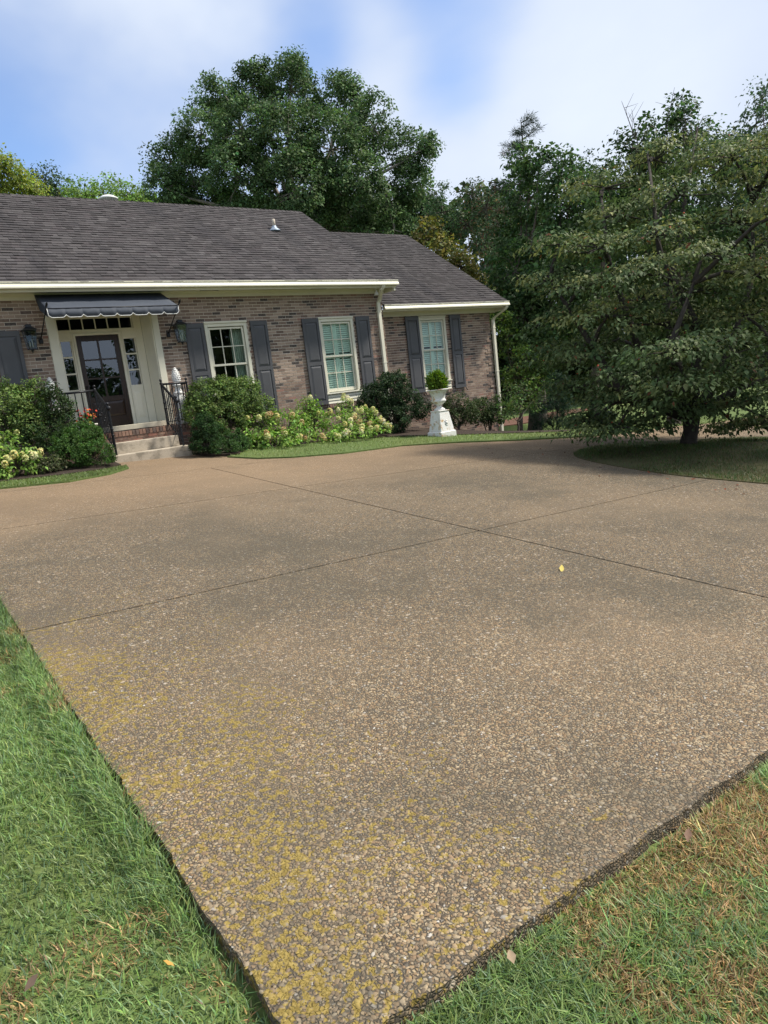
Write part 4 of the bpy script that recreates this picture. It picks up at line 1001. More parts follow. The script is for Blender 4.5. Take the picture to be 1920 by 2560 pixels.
# ---- trees left, behind the roof
tree('yellow_green_tree', 'sunlit yellow-green tree at the far left above the roof', 'trees behind the roof', (15, 700), 30, [(10, 430, 50), (50, 460, 48), (85, 480, 32), (0, 490, 60), (-60, 420, 70)], .19, (.115, .150, .032), 1.3, 40, .30, .2, None, (.18, .20, .05), .3)
tree('grey_green_tree', 'small grey-green treetop between the yellow-green tree and the bright low treetops', 'trees behind the roof', (125, 700), 36, [(112, 450, 34), (145, 475, 34), (110, 490, 40)], .19, (.035, .058, .026), 1.2, 36, .32, .2)
tree('bright_tree', 'bright green low treetops left of the large tree, just above the ridge', 'trees behind the roof', (280, 700), 34, [(210, 485, 42), (265, 490, 44), (320, 490, 46), (370, 500, 42), (240, 520, 50), (330, 530, 50), (180, 505, 30)], .17, (.090, .150, .036), 1.5, 40, .28, .2, None, (.13, .19, .05), .25)
# ---- right of the house
tree('olive_magnolia', 'olive leathery-leaved tree against the right slope of the wing roof', 'trees right of the house', (1150, 900), 27, [(1065, 600, 36), (1100, 640, 48), (1150, 665, 46), (1180, 715, 42), (1120, 700, 46), (1210, 770, 40), (1085, 575, 22)], .24, (.060, .066, .018), 1.9, 24, .26, .15, None, (.11, .095, .03), .3, droop=-.3)
tree('dark_tree', 'tall dense dark green tree between the conifer and the house corner', 'trees right of the house', (1330, 1010), 24, [(1345, 425, 52), (1400, 445, 56), (1320, 500, 62), (1420, 520, 75), (1320, 590, 80), (1430, 620, 85), (1290, 680, 72), (1390, 710, 95), (1310, 780, 75), (1390, 830, 80), (1270, 740, 44), (1340, 880, 60), (1300, 400, 30)], .20, (.030, .056, .020), 1.6, 38, .28, .25, None, (.055, .09, .03), .2)
tree('thin_tree', 'slim airy tree between the big tree and the wing roof ridge', 'trees right of the house', (1090, 900), 44, [(1090, 480, 34), (1105, 530, 42), (1070, 540, 36), (1110, 590, 46), (1060, 590, 36)], .20, (.034, .060, .026), .85, 34, .36, .2, None, None, 0, .28, 'bark', .03, 80)
tree('airy_tree', 'open-branched tree with brown needle tips left of the tall conifer', 'trees right of the house', (1210, 900), 42, [(1180, 490, 38), (1215, 520, 46), (1250, 560, 44), (1170, 560, 42), (1210, 610, 46), (1250, 640, 40), (1160, 630, 30)], .18, (.032, .055, .026), .8, 34, .36, .2, None, (.13, .075, .045), .12, .28, 'bark', .03, 140)
tree('mid_tree', 'rounded green tree showing between the dark tree and the dogwood top', 'trees right of the house', (1480, 1010), 29, [(1455, 430, 44), (1500, 440, 42), (1480, 500, 60), (1530, 500, 60), (1540, 580, 80)], .19, (.026, .050, .018), 1.3, 38, .30, .2, None, (.05, .08, .025), .2)
tree('leafy_tree', 'tall leafy tree whose top stands above the dogwood', 'trees right of the house', (1680, 1000), 23, [(1690, 275, 34), (1640, 320, 44), (1710, 320, 48), (1590, 370, 56), (1670, 390, 74), (1760, 370, 66), (1560, 440, 66), (1820, 400, 66), (1640, 480, 90), (1760, 480, 90), (1600, 560, 90), (1740, 590, 100), (1850, 500, 80)], .19, (.026, .050, .018), 1.3, 38, .28, .22, None, (.05, .08, .025), .2)
tree('corner_tree', 'tall feathery tree cut off by the right edge of the photo', 'trees right of the house', (1960, 1000), 21, [(1905, 250, 42), (1890, 310, 48), (1950, 290, 80), (1900, 370, 66), (1960, 420, 100), (1880, 430, 50), (1900, 520, 80)], .15, (.034, .058, .028), 1.3, 36, .26, .2)
tree('bright_understory_tree', 'light green leafy small tree behind the right house corner', 'trees right of the house', (1300, 1060), 23, [(1285, 885, 34), (1270, 840, 26), (1320, 905, 38), (1350, 930, 34), (1300, 945, 40), (1255, 800, 26), (1340, 965, 36)], .14, (.075, .125, .032), 2.2, 34, .20, .07, None, (.10, .14, .03), .25)
tree('little_tree', 'small multi-stemmed young tree beside the right downspout', 'trees right of the house', (1296, 1086), 18.5, [(1275, 985, 28), (1310, 975, 32), (1295, 1010, 32), (1335, 1000, 26), (1265, 1020, 20)], .10, (.040, .070, .022), 3.0, 30, .15, .035, (1295, 1055), (.07, .09, .03), .2, twig=.008, ntw=60)

# ---- tall conifer
def conifer():
    d = 36; b = at(1352, 1000, d); b[2] = G(b[0], b[1])-.06; top = at(1302, 300, d)
    e = empty('tall_conifer', b, 'tall sparse conifer with brown cone tips against the pale sky', 'tree', 'trees right of the house')
    mb = MB(); mb.tube([b-np.array([0, 0, .3]), b+(top-b)*.5+np.array([.2, 0, 0]), top], [.28, .16, .02], 8)
    P = []; T = []; C = []
    H = top[2]-b[2]
    for k in range(44):
        t = .42+.57*k/43; c = b+(top-b)*t; L = (1-t)*H*.36+.45; L *= RNG.uniform(.45, 1.3); a = RNG.uniform(0, 2*math.pi)
        dr = np.array([math.cos(a), math.sin(a), .22]); tip = c+dr*L; mb.tube([c, c+dr*L*.5-np.array([0, 0, .05*L]), tip], [.035, .025, .008], 4, False)
        for s in np.linspace(.35, 1, max(3, int(L*4.5))):
            q = c+dr*L*s; n = 75; off = RNG.normal(0, .12, (n, 3)); P.append(q+off*np.array([1, 1, .6])); tt = unit(off+dr*.15); T.append(tt)
            br = RNG.random() < .22 and s > .7; C.append(tint(n, (.085, .055, .035) if br else (.024, .044, .024), .25))
    P = np.concatenate(P); T = np.concatenate(T); C = np.concatenate(C)
    R = frames(sphere(len(P)), T); link('crown', stamp('crown', NEED[0], NEED[1], R, P, RNG.uniform(.14, .26, len(P))*np.ones(len(P)), C), MAT['needle'], e); mb.obj('trunk', MAT['bark'], e)
conifer()

# ---- far woods that close the view
def woods():
    lob = []
    for u in range(1180, 2300, 52):
        for v in (700, 790, 880, 960):
            d = RNG.uniform(46, 66); lob.append((at(u+RNG.uniform(-20, 20), v+RNG.uniform(-25, 25)-(u-1180)*.04, d), np.ones(3)*RNG.uniform(40, 60)*d/FPX))
    for u in range(1240, 2300, 46):
        d = RNG.uniform(50, 60); lob.append((at(u, 600+RNG.uniform(-40, 40), d), np.ones(3)*RNG.uniform(40, 60)*d/FPX))
    for u in range(1180, 2400, 34):
        d = RNG.uniform(60, 75); q = at(u, 950-(u-1180)*.1, d); q[2] = G(q[0], q[1])+1.2; lob.append((q, np.array([2.2, 2.2, 1.8])))
    for u in range(-500, 1250, 60):
        d = RNG.uniform(45, 58); lob.append((at(u, 560+RNG.uniform(-15, 25)-(u*.02), d), np.ones(3)*RNG.uniform(45, 60)*d/FPX))
    P, O, CC = clumps(lob, .85, 30, .55, .3)
    o = link('far_woods', leaves_on(P, O, .52, (.030, .048, .019), .35, alt=(.045, .07, .022), altp=.2), MAT['leaf'])
    prop(o, 'dark green woods closing the view behind the trees and the roof', 'woods', None, 'stuff')
woods()
# trees behind the photographer, seen only in the door and window glass
for i, (x, y, h, r) in enumerate(((9.5, -24, 5.5, 3.0), (22, -18, 12, 5), (15, -34, 10, 4.6), (33, -22, 12, 5))):
    b = np.array([x, y, float(G(x, y))-.06]); e = empty('street_tree', b, ('round tree reflected in the front door glass', 'spreading tree reflected darkly in the window beside the door', 'tall tree far back in the door glass reflection', 'broad tree reflected at the far edge of the window glass')[i], 'tree', 'trees across from the house')
    lob = [(b+np.array([RNG.normal(0, r*.45), RNG.normal(0, r*.45), h*(.3+.055*_)]), np.ones(3)*r*RNG.uniform(.42, .6)) for _ in range(11)]
    P, O, CC = clumps(lob, .8, 26, .4); link('crown', leaves_on(P, O, .34, (.03, .055, .018), .3), MAT['leaf'], e); limbs(b, lob, .25, b+np.array([0, 0, h*.3]), None, 0, 'bark', e)

# ---- dogwood on the island
def dogwood():
    tb = gnd(1722, 1124); D0 = float((tb-CAM)@FO)
    e = empty('dogwood_tree', (tb[0], tb[1], tb[2]+.1), 'broad layered dogwood with drooping leaves on the grass island', 'tree')
    pads = [(1510, 470, 120, 40, 1.0), (1640, 400, 110, 50, .6), (1770, 380, 110, 60, 1.0), (1880, 470, 110, 60, .2), (1560, 540, 130, 42, .4), (1700, 490, 130, 50, -.2), (1830, 560, 120, 50, -.6),
            (1400, 610, 90, 34, .2), (1500, 620, 110, 38, -.3), (1640, 590, 120, 42, -.7), (1760, 640, 130, 40, -1.4), (1890, 690, 100, 46, -1.5),
            (1370, 700, 75, 34, .4), (1460, 720, 110, 40, -.2), (1600, 690, 120, 40, -.9), (1730, 730, 120, 42, -1.0), (1860, 790, 120, 50, -1.0),
            (1420, 800, 100, 42, .2), (1520, 790, 120, 40, -.7), (1640, 810, 130, 42, -.6), (1780, 860, 130, 46, -1.9), (1680, 880, 120, 46, -2.1),
            (1400, 880, 85, 40, .3), (1480, 890, 110, 42, -.4), (1590, 930, 120, 42, -1.2), (1720, 960, 140, 42, -2.1), (1860, 930, 110, 50, -1.6),
            (1440, 970, 70, 36, .3), (1540, 1000, 110, 36, -.6), (1660, 1020, 120, 34, -.7), (1850, 1010, 110, 36, -.6), (1930, 860, 90, 60, -.5), (1960, 600, 100, 60, 0), (2010, 750, 110, 60, 0), (2000, 960, 120, 60, -.4),
            (1540, 1072, 85, 20, -.9), (1470, 1050, 60, 30, .1), (1600, 1058, 90, 22, 0), (1840, 1062, 90, 16, .8), (1930, 1050, 80, 22, .3), (1700, 640, 120, 50, 1.6), (1600, 750, 150, 60, 1.6), (1750, 800, 160, 60, 1.5), (1500, 870, 120, 60, 1.3), (1620, 920, 160, 60, 1.2), (1800, 940, 150, 60, 1.2)]
    P = []; O = []; Cc = []; tips = []; ht = []; plist = []
    for u, v, ru, rv, dd in pads:
        d = D0+dd; plist.append((at(u, v, d), ru*d/FPX, rv*d/FPX*.8, v))
    for x, y, z, r in ((11.6, 3.9, 2.6, 1.1), (12.7, 4.3, 3.2, 1.1), (11.3, 4.5, 3.5, 1.0), (12.5, 3.5, 2.2, 1.0), (13.6, 5.4, 2.6, 1.1), (13.3, 5.0, 4.0, 1.0), (13.8, 6.8, 3.0, 1.1), (13.4, 7.9, 2.3, 1.0), (12.4, 5.2, 4.6, 1.0), (13.0, 6.6, 4.8, 1.1), (12.2, 4.4, 1.7, 1.0)):
        plist.append((np.array([x, y, z]), r, .28, 700))
    for c, rx, rz, v in plist:
        ry = rx*.8
        ns = int((26 if v > 660 else 19)*rx*ry/.5)+14
        q = RNG.uniform(-1, 1, (ns*3, 2)); q = q[(q**2).sum(1) < 1][:ns]; rr = np.sqrt((q**2).sum(1))
        sx = RT*np.array([1, 1, 0]); sx = sx/np.linalg.norm(sx); sy = np.array([FO[0], FO[1], 0]); sy /= np.linalg.norm(sy)
        h = rz*(.85-1.35*rr**2.4)+RNG.normal(0, .045, len(q))-np.abs(RNG.normal(0, rz*.12, len(q)))
        ctr = c+q[:, :1]*rx*sx+q[:, 1:]*ry*sy; ctr[:, 2] += h
        for k, p in enumerate(ctr):
            outw = q[k, 0]*sx+q[k, 1]*sy+np.array([0, 0, .25]); m = RNG.integers(20, 40)
            off = RNG.normal(0, 1, (m, 3))*np.array([.15, .15, .045]); P.append(p+off); O.append(np.tile(outw, (m, 1))+off*3)
            top = h[k]/rz > -.2; a = np.array((.054, .094, .036)); w = np.array((.225, .235, .090)); f = (RNG.random()**1.7*(.95 if v < 830 else .5) if top else .1)  # light from above put into leaf colour: pale tier tops, dark undersides
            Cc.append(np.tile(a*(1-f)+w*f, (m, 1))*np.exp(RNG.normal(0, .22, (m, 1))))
            if RNG.random() < .25: tips.append((c, p))
    P = np.concatenate(P); O = unit(np.concatenate(O)); Cc = np.concatenate(Cc)
    kk = P[:, 2] > G(P[:, 0], P[:, 1])+.10; P, O, Cc = P[kk], O[kk], Cc[kk]
    n = len(P); nrm = np.array([0, 0, .75])+O*.55+RNG.normal(0, .35, (n, 3)); tg = O*.6+RNG.normal(0, .55, (n, 3)); tg[:, 2] -= .75
    red = RNG.random(n) < .006; Cc[red] = np.array((.12, .05, .025))
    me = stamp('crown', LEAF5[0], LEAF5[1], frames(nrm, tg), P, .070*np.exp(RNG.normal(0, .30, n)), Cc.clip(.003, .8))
    link('crown', me, MAT['leaf'], e)
    # trunk, limbs, twigs
    mb = MB(); base = np.array([tb[0], tb[1], tb[2]-.1]); f1 = at(1728, 1045, D0)
    mb.tube([base, base+np.array([0, 0, .25]), (base+f1)/2+np.array([.03, 0, .1]), f1], [.21, .14, .125, .15], 12)
    mains = [(f1, at(1655, 985, D0-.1), at(1590, 850, D0+.1), at(1520, 650, D0+.3), at(1500, 480, D0+.8)), (f1, at(1780, 975, D0-.2), at(1830, 860, D0-.2), at(1880, 690, D0), at(1890, 480, D0+.2)), (f1, at(1700, 940, D0+.3), at(1670, 780, D0+.5), at(1700, 560, D0+.6), at(1740, 320, D0+.9)), (f1, at(1745, 960, D0-.5), at(1740, 800, D0-.9), at(1650, 640, D0-.6), at(1620, 380, D0+.4)), (f1, at(1640, 1010, D0-.4), at(1540, 960, D0-.6), at(1440, 800, D0-.1), at(1360, 690, D0+.3)), (f1, at(1800, 1000, D0-.5), at(1860, 950, D0-.9), at(1940, 850, D0-1), at(2000, 700, D0-.5)), (f1, at(1690, 960, D0-.7), at(1680, 860, D0-1.6), at(1740, 690, D0-1.5))]
    nodes = []
    for pl in mains:
        pp = [np.array(p)+RNG.normal(0, .03, 3) for p in pl]; mb.tube(pp, list(np.linspace(.115, .02, len(pp))), 7); nodes += [(1-s)*a+s*b for a, b in zip(pp[:-1], pp[1:]) for s in (.3, .6, .9)]
    nd = np.array(nodes)
    for c, rx, rz, v in plist:
        j = np.argmin(((nd-c)**2).sum(1)+np.maximum(0, nd[:, 2]-c[2])*2); a = nd[j]; L = np.linalg.norm(c-a)
        mb.tube([a, a+(c-a)*.5+np.array([0, 0, .12*L]), c], [.042, .030, .016], 5, False)
    for c, p in [tips[i] for i in RNG.permutation(len(tips))[:700]]: mb.tube([c, (c+p)/2+RNG.normal(0, .05, 3), p], [.014, .010, .004], 4, False)
    for _ in range(14):      # bare twigs that stick out of the top
        u = RNG.uniform(1560, 1860); c = at(u, RNG.uniform(330, 430), D0+.8); q = c+np.array([RNG.normal(0, .18), RNG.normal(0, .18), RNG.uniform(.25, .75)]); mb.tube([c, (c+q)/2, q], [.011, .008, .003], 4, False)
        for _k in range(4): a = c+(q-c)*RNG.uniform(.3, .95); mb.tube([a, a+np.array([RNG.normal(0, .14), RNG.normal(0, .14), RNG.uniform(.03, .2)])], [.005, .002], 3, False)
    mb.obj('trunk', simple('dogwood_bark', (.040, .034, .029), .9, .35, 14, .6, 40), e, True)
    # red berries
    bb = MB(); ch = RNG.permutation(len(P))[:80]
    for i in ch: bb.lathe([(.002, -.014), (.012, -.008), (.015, 0), (.012, .009), (.002, .014)], *(P[i]+np.array([0, 0, .02])), 6)
    prop(bb.obj('berries', simple('berry_red', (.42, .07, .03), .4), e, True), kind='stuff')
dogwood()

# ---- shrubs
def shrub(name, label, group, lobes, leaf, col, per_area, npc, cr, alt=None, altp=0., tpl=LEAF2, cat='bush', var=.3, droop=-.3, stems=5, parent=None, mat='leaf', up=.5, shell=.68):
    leaf *= .8
    c0 = np.mean([l[0] for l in lobes], 0); b = np.array([c0[0], c0[1], float(G(c0[0], c0[1]))+.045])
    e = empty(name, b, label, cat, group)
    P, O, CC = clumps(lobes, per_area*2.0, npc*1.5, cr*.68, shell, 1.)
    global CLTONE
    k = P[:, 2] > b[2]+.015; P, O = P[k], O[k]; CLTONE = CLTONE[k]
    link('foliage', leaves_on(P, O, leaf, col, var, tpl, up, .9, alt, altp, droop), MAT[mat], e)
    mb = MB(); sel = RNG.permutation(len(CC))[:stems*9]
    for i in range(stems):
        a = b+np.array([RNG.normal(0, .05), RNG.normal(0, .05), -.06]); c = lobes[i % len(lobes)][0]
        mb.tube([a, (a+c)/2+RNG.normal(0, .03, 3), c], [.02, .015, .008], 5)
    for i in sel: c, q = CC[i]; mb.tube([b+(c-b)*.4, c*.5+q*.5, q], [.010, .007, .003], 4, False)
    mb.obj('stems', MAT['bark'], e); return e
def PL(u, v, ru, rv, Y, ry=None):
    c = atY(u, v, Y); d = float((c-CAM)@FO); return (c, np.array([ru*d/FPX, ry if ry else ru*d/FPX, rv*d/FPX]))
BOX = (.064, .106, .031); BOXA = (.145, .20, .058)
g_ = 'evergreen bushes along the front of the house'
shrub('evergreen_bush', 'large evergreen bush at the left edge below the leftmost shutter', g_, [PL(30, 1015, 52, 55, 14.0), (PL(-10, 1050, 60, 65, 13.9)), PL(75, 1000, 38, 42, 14.1), PL(60, 1060, 46, 50, 13.8), PL(85, 965, 16, 20, 14.1), PL(20, 965, 18, 18, 14.0)], .050, BOX, 22, 30, .07, BOXA, .35)
shrub('evergreen_bush', 'leggy dark evergreen bush beside the left railing', g_, [PL(135, 1010, 34, 44, 13.75), PL(155, 1055, 34, 40, 13.65), PL(120, 1060, 36, 40, 13.75), PL(120, 975, 20, 22, 13.9), PL(172, 1020, 18, 22, 13.7), PL(140, 1095, 40, 34, 13.4), PL(95, 1100, 40, 36, 13.5)], .048, (.026, .048, .018), 20, 26, .07, (.05, .08, .025), .3)
shrub('boxwood', 'rounded green boxwood mounds in front of the left railing', 'boxwoods beside the steps', [PL(205, 1100, 52, 40, 13.1), PL(180, 1130, 48, 40, 12.9), PL(245, 1140, 42, 34, 12.75), PL(215, 1082, 34, 24, 13.2), PL(165, 1110, 34, 40, 13.15)], .046, (.040, .085, .022), 42, 30, .05, (.07, .125, .032), .35, SPRIG, droop=-1.2)
shrub('evergreen_bush', 'large rounded evergreen bush hiding the bottom of the window beside the door', g_, [PL(520, 1000, 56, 50, 14.1), PL(590, 1000, 62, 54, 14.1), PL(640, 1030, 48, 44, 14.0), PL(500, 1030, 44, 34, 13.9), PL(560, 1045, 60, 40, 13.8), PL(560, 965, 40, 24, 14.2), PL(610, 968, 40, 24, 14.2)], .050, BOX, 22, 30, .07, BOXA, .35)
shrub('boxwood', 'taller conical dark boxwood ball right of the steps', 'boxwoods beside the steps', [PL(515, 1075, 36, 34, 13.0), PL(515, 1108, 42, 34, 13.0), PL(512, 1052, 20, 18, 13.0)], .044, (.022, .050, .017), 46, 32, .045, (.042, .08, .026), .3, SPRIG, droop=-1.2)
shrub('boxwood', 'small low boxwood between the conical boxwood and the hydrangea', 'boxwoods beside the steps', [PL(585, 1100, 36, 26, 13.1), PL(560, 1122, 40, 22, 12.75), PL(600, 1118, 24, 24, 12.9)], .044, (.032, .068, .022), 46, 32, .045, (.06, .105, .03), .3, SPRIG, droop=-1.2)
shrub('dark_shrub', 'big blackish-green shrub below the middle downspout', g_, [PL(975, 985, 52, 48, 13.7), PL(935, 1000, 40, 40, 13.8), PL(1010, 1010, 46, 44, 13.6), PL(975, 1045, 50, 36, 13.5), PL(1055, 1020, 26, 26, 13.7), PL(985, 950, 34, 20, 13.8)], .050, (.017, .034, .014), 22, 30, .07, (.032, .056, .022), .25)
shrub('loose_shrub', 'loose open shrub just right of the white urn', 'loose shrubs against the wing wall', [PL(1140, 1010, 34, 30, 14.4), PL(1165, 1030, 30, 32, 14.3), PL(1120, 1040, 24, 30, 14.3)], .060, (.036, .058, .022), 15, 24, .09, (.065, .08, .035), .25)
shrub('loose_shrub', 'loose open shrub nearest the right downspout', 'loose shrubs against the wing wall', [PL(1215, 1020, 32, 34, 14.5), PL(1235, 1040, 24, 28, 14.4), PL(1195, 1030, 26, 28, 14.4)], .060, (.032, .055, .020), 15, 24, .09, (.06, .08, .03), .25)
shrub('azalea', 'low small-leaved azalea in front of the leggy bush, at the bed edge', None, [PL(115, 1165, 34, 22, 12.65), PL(90, 1172, 22, 18, 12.6), PL(140, 1158, 24, 20, 12.7)], .036, (.045, .06, .024), 38, 26, .05, (.12, .12, .07), .2)
# far low evergreens by the lawn
def far_bush(name, label, lobes, leaf, col, alt=None, altp=.2, tpl=LEAF2, depth=19.):
    L = [px_lobe(u, v, r, depth, s) for u, v, r, s in lobes]
    return shrub(name, label, None, L, leaf, col, 9, 26, .10, alt, altp, tpl, droop=.1)
far_bush('juniper', 'dark feathery juniper on the lawn right of the house corner', [(1385, 1000, 42, 1.), (1370, 1040, 40, .8), (1410, 1040, 40, .8), (1395, 965, 30, 1.2), (1430, 1060, 24, .6), (1345, 1060, 22, .6)], .13, (.015, .034, .018), (.03, .055, .03), .2, NEED, 20.)
far_bush('far_bush', 'small grey-green bush on the lawn behind the dogwood branches', [(1495, 1030, 26, 1.2), (1515, 1050, 24, 1.)], .10, (.03, .05, .026), (.07, .09, .05), .2, LEAF2, 24.)

# ---- hydrangeas
def flower_mesh():
    n = 90; t = RNG.random(n); a = RNG.uniform(0, 2*math.pi, n); r = .055*np.sqrt(np.clip(1-(t*1.6-.6).clip(0, 1)**2, .05, 1))*RNG.uniform(.75, 1.05, n); P = np.stack([r*np.cos(a), r*np.sin(a), t*.12-.03], 1); O = unit(P*np.array([1, 1, .8]))
    R = frames(O+RNG.normal(0, .25, (n, 3)), RNG.normal(size=(n, 3))); tv = [(-.5, 0, 0), (0, -.5, .1), (.5, 0, 0), (0, .5, .1), (0, 0, -.05)]; tf = [np.array([(0, 1, 4), (1, 2, 4), (2, 3, 4), (3, 0, 4)])]
    return tv, tf, R, P, RNG.uniform(.024, .036, n)
FLW = []
for c in ((.46, .47, .22), (.48, .46, .20), (.56, .55, .34), (.42, .34, .17), (.34, .22, .11), (.58, .56, .40)):
    tv, tf, R, P, S = flower_mesh(); me = stamp('flower_head', tv, tf, R, P, S, tint(len(P), c, .12)); me.materials.append(MAT['petal']); FLW.append(me)
def hydrangea(label, lobes, nfl, density=16, leaf=.085, fl=(0, 1, 2)):
    e = shrub('hydrangea', label, 'hydrangeas in the front beds', lobes, leaf, (.12, .215, .042), density, 10, .10, (.19, .28, .065), .4, LEAF5, 'bush', .25, .35, 8, up=.8)
    w = Vector(e.location)
    for i in range(nfl):
        c, r = lobes[RNG.integers(len(lobes))]; d = sphere(1)[0]; d[2] = abs(d[2])*.8+.05; d[1] = -abs(d[1]); d /= np.linalg.norm(d); p = np.asarray(c)+d*np.asarray(r)*1.04
        if p[2] < G(p[0], p[1])+.12: continue
        o = bpy.data.objects.new('flower_head', FLW[int(RNG.choice(fl))]); COL.objects.link(o); o.parent = e; o.location = Vector(p)-w; s = RNG.uniform(.7, 1.15); o.scale = (s, s, s)
        ax = Vector(d+np.array([0, -.15, .9])).normalized(); o.rotation_euler = ax.to_track_quat('Z', 'Y').to_euler()
    return e
hydrangea('leafy hydrangea with few cream blooms right of the small low boxwood', [PL(650, 1070, 46, 36, 13.5), PL(720, 1065, 46, 38, 13.4), PL(690, 1105, 60, 26, 13.0), PL(760, 1080, 36, 34, 13.3), PL(640, 1110, 34, 22, 13.1), PL(750, 1112, 40, 20, 12.9)], 16, 16, .085, (0, 1, 3, 4))
hydrangea('tall upright hydrangea stem against the brick below the second window', [PL(770, 1020, 26, 28, 14.2), PL(785, 1045, 30, 26, 14.1), PL(755, 1045, 24, 24, 14.0)], 4, 20, .085)
hydrangea('wide hydrangea covered in cream blooms left of the blackish-green shrub', [PL(850, 1060, 46, 36, 13.5), PL(905, 1055, 42, 34, 13.4), PL(880, 1085, 60, 26, 13.0), PL(940, 1080, 34, 26, 13.1), PL(835, 1095, 36, 20, 12.9), PL(860, 1020, 20, 26, 13.9)], 60, 16, .08, (0, 1, 2, 2, 0, 5, 3))
hydrangea('hydrangea with lime-cream blooms at the left edge of the bed', [PL(15, 1120, 44, 40, 12.8), PL(50, 1155, 40, 30, 12.6), PL(10, 1175, 40, 26, 12.5), PL(-40, 1140, 50, 46, 12.7), PL(75, 1145, 24, 20, 12.6)], 15, 16, .085, (0, 1, 2))

# ---- urn with juniper on its pedestal
ub = gnd(1106, 1094); ub = CAM+(ub-CAM)*1.012; ux, uy = float(ub[0]), float(ub[1]); uz = float(G(ux, uy))+.02
ue = empty('urn_planter', (ux, uy, uz), 'white rusty cast-iron urn on a tapered square pedestal with lion masks', 'urn'); um = MAT['urn']
k_ = float(((ub-CAM)@FO))/FPX          # metres per photo pixel there
rq = math.radians(2)
def sq_loft(L, name, par):
    vs = []
    for w, z in L: vs += [(ux+w*1.414*math.cos(math.pi/4+k*math.pi/2+rq), uy+w*1.414*math.sin(math.pi/4+k*math.pi/2+rq), uz+z) for k in range(4)]
    m = len(L); return MB().add(vs, [(4*i+k, 4*i+(k+1) % 4, 4*i+4+(k+1) % 4, 4*i+4+k) for i in range(m-1) for k in range(4)]+[(3, 2, 1, 0), tuple(4*(m-1)+k for k in range(4))]).obj(name, um, par, False, .006)
hp = 62*k_*1.03
sq_loft([(.232, -.06), (.232, .10), (.215, .115)], 'plinth', ue)
sq_loft([(.205, .115), (.142, hp-.02), (.157, hp-.018), (.157, hp)], 'pedestal', ue)
for k in range(4):
    a = k*math.pi/2+rq; rr_ = .178
    c = np.array([ux+rr_*math.cos(a), uy+rr_*math.sin(a), uz+.30]); n_ = np.array([math.cos(a), math.sin(a), .16]); t_ = np.array([-math.sin(a), math.cos(a), 0])
    mbm = MB()
    for (dx, dz, r, f) in ((0, 0, .042, 1), (0, .055, .03, .7), (-.02, .015, .014, 1.7), (.02, .015, .014, 1.7), (0, -.005, .014, 2.1), (0, -.05, .03, .9), (-.04, -.035, .02, .6), (.04, -.035, .02, .6), (-.035, .04, .018, .6), (.035, .04, .018, .6)):
        cc = c+t_*dx+np.array([0, 0, dz]); vs = []
        for i in range(4):
            for j in range(8):
                th = i/3*math.pi/2; ph = j*math.pi/4; vs.append(cc+r*(math.cos(th)*math.cos(ph)*t_+math.cos(th)*math.sin(ph)*np.array([0, 0, 1.]))+n_*r*math.sin(th)*.8*f)
        mbm.add(vs, [(i*8+j, i*8+(j+1) % 8, i*8+8+(j+1) % 8, i*8+8+j) for i in range(3) for j in range(8)])
    mbm.obj('lion_mask', um, ue, True)
h0 = hp; hu = 56*k_*1.03
MB().lathe([(.12, 0), (.125, .03), (.08, .06), (.055, .085), (.05, .10), (.06, .12), (.11, .15), (.165, .20), (.17, .225), (.15, .25), (.148, .27), (.16, .33), (.185, .40), (.225, .445), (.245, .452), (.245, .475), (.22, .475), (.19, .43), (.16, .42)], ux, uy, uz+h0, 28).obj('urn_bowl', um, ue, True)
box('soil', ux-.10, ux+.10, uy-.10, uy+.10, uz+h0+.38, uz+h0+.43, MAT['soil'], ue)
jp = at(1100, 957, float((np.array([ux, uy, uz+1.3])-CAM)@FO))
je = empty('potted_juniper', (ux, uy, uz+h0+.43), 'round bright green juniper growing in the white urn', 'plant')
n = 5200; d = sphere(n); d[:, 2] = d[:, 2]*1.0; rad = .215*RNG.uniform(.35, 1.05, n)*(1+.16*np.sin(5*d[:, 0]+3*d[:, 2])*np.cos(4*d[:, 1]+2)+.1*RNG.random(n)**3); P = np.array([ux, uy, uz+h0+.63])+d*rad[:, None]*np.array([1, 1, 1.05])
kk = P[:, 2] > uz+h0+.42; P = P[kk]; d = d[kk]
link('foliage', stamp('foliage', SPRIG[0], SPRIG[1], frames(sphere(len(P)), unit(d+RNG.normal(0, .35, P.shape)+np.array([0, 0, .35]))), P, RNG.uniform(.045, .085, len(P)), tint(len(P), (.085, .15, .022), .3, (.13, .20, .03), .3)), MAT['leaf'], je)
MB().tube([(ux, uy, uz+h0+.40), (ux, uy, uz+h0+.62)], [.02, .012], 6).obj('stem', MAT['bark'], je)

# ---- flower pot on the landing
fx, fy = 3.46, 14.55; fe = empty('flower_pot', (fx, fy, 1.317), 'pot of red, orange and yellow flowers behind the left railing', 'flower pot')
MB().lathe([(.11, 1.318), (.12, 1.33), (.16, 1.50), (.175, 1.51), (.175, 1.535), (.15, 1.535), (.14, 1.50)], fx, fy, 0, 20).obj('pot', MAT['terracotta'], fe, True)
P, O, CC = clumps([((fx, fy, 1.60), (.19, .17, .13))], 60, 10, .05, .6)
link('foliage', leaves_on(P, O, .075, (.05, .10, .03), .3, LEAF4, alt=(.16, .15, .03), altp=.25), MAT['leaf'], fe)
cols = [(.42, .03, .025), (.50, .06, .03), (.55, .16, .03), (.45, .05, .08), (.60, .40, .06)]
tv = [(0, 0, 0)]+[(math.cos(a)*.5*(1 if i % 2 else .8), math.sin(a)*.5*(1 if i % 2 else .8), .12) for i, a in enumerate(np.linspace(0, 2*math.pi, 11)[:-1])]; tf = [np.array([(0, i+1, (i+1) % 10+1) for i in range(10)])]
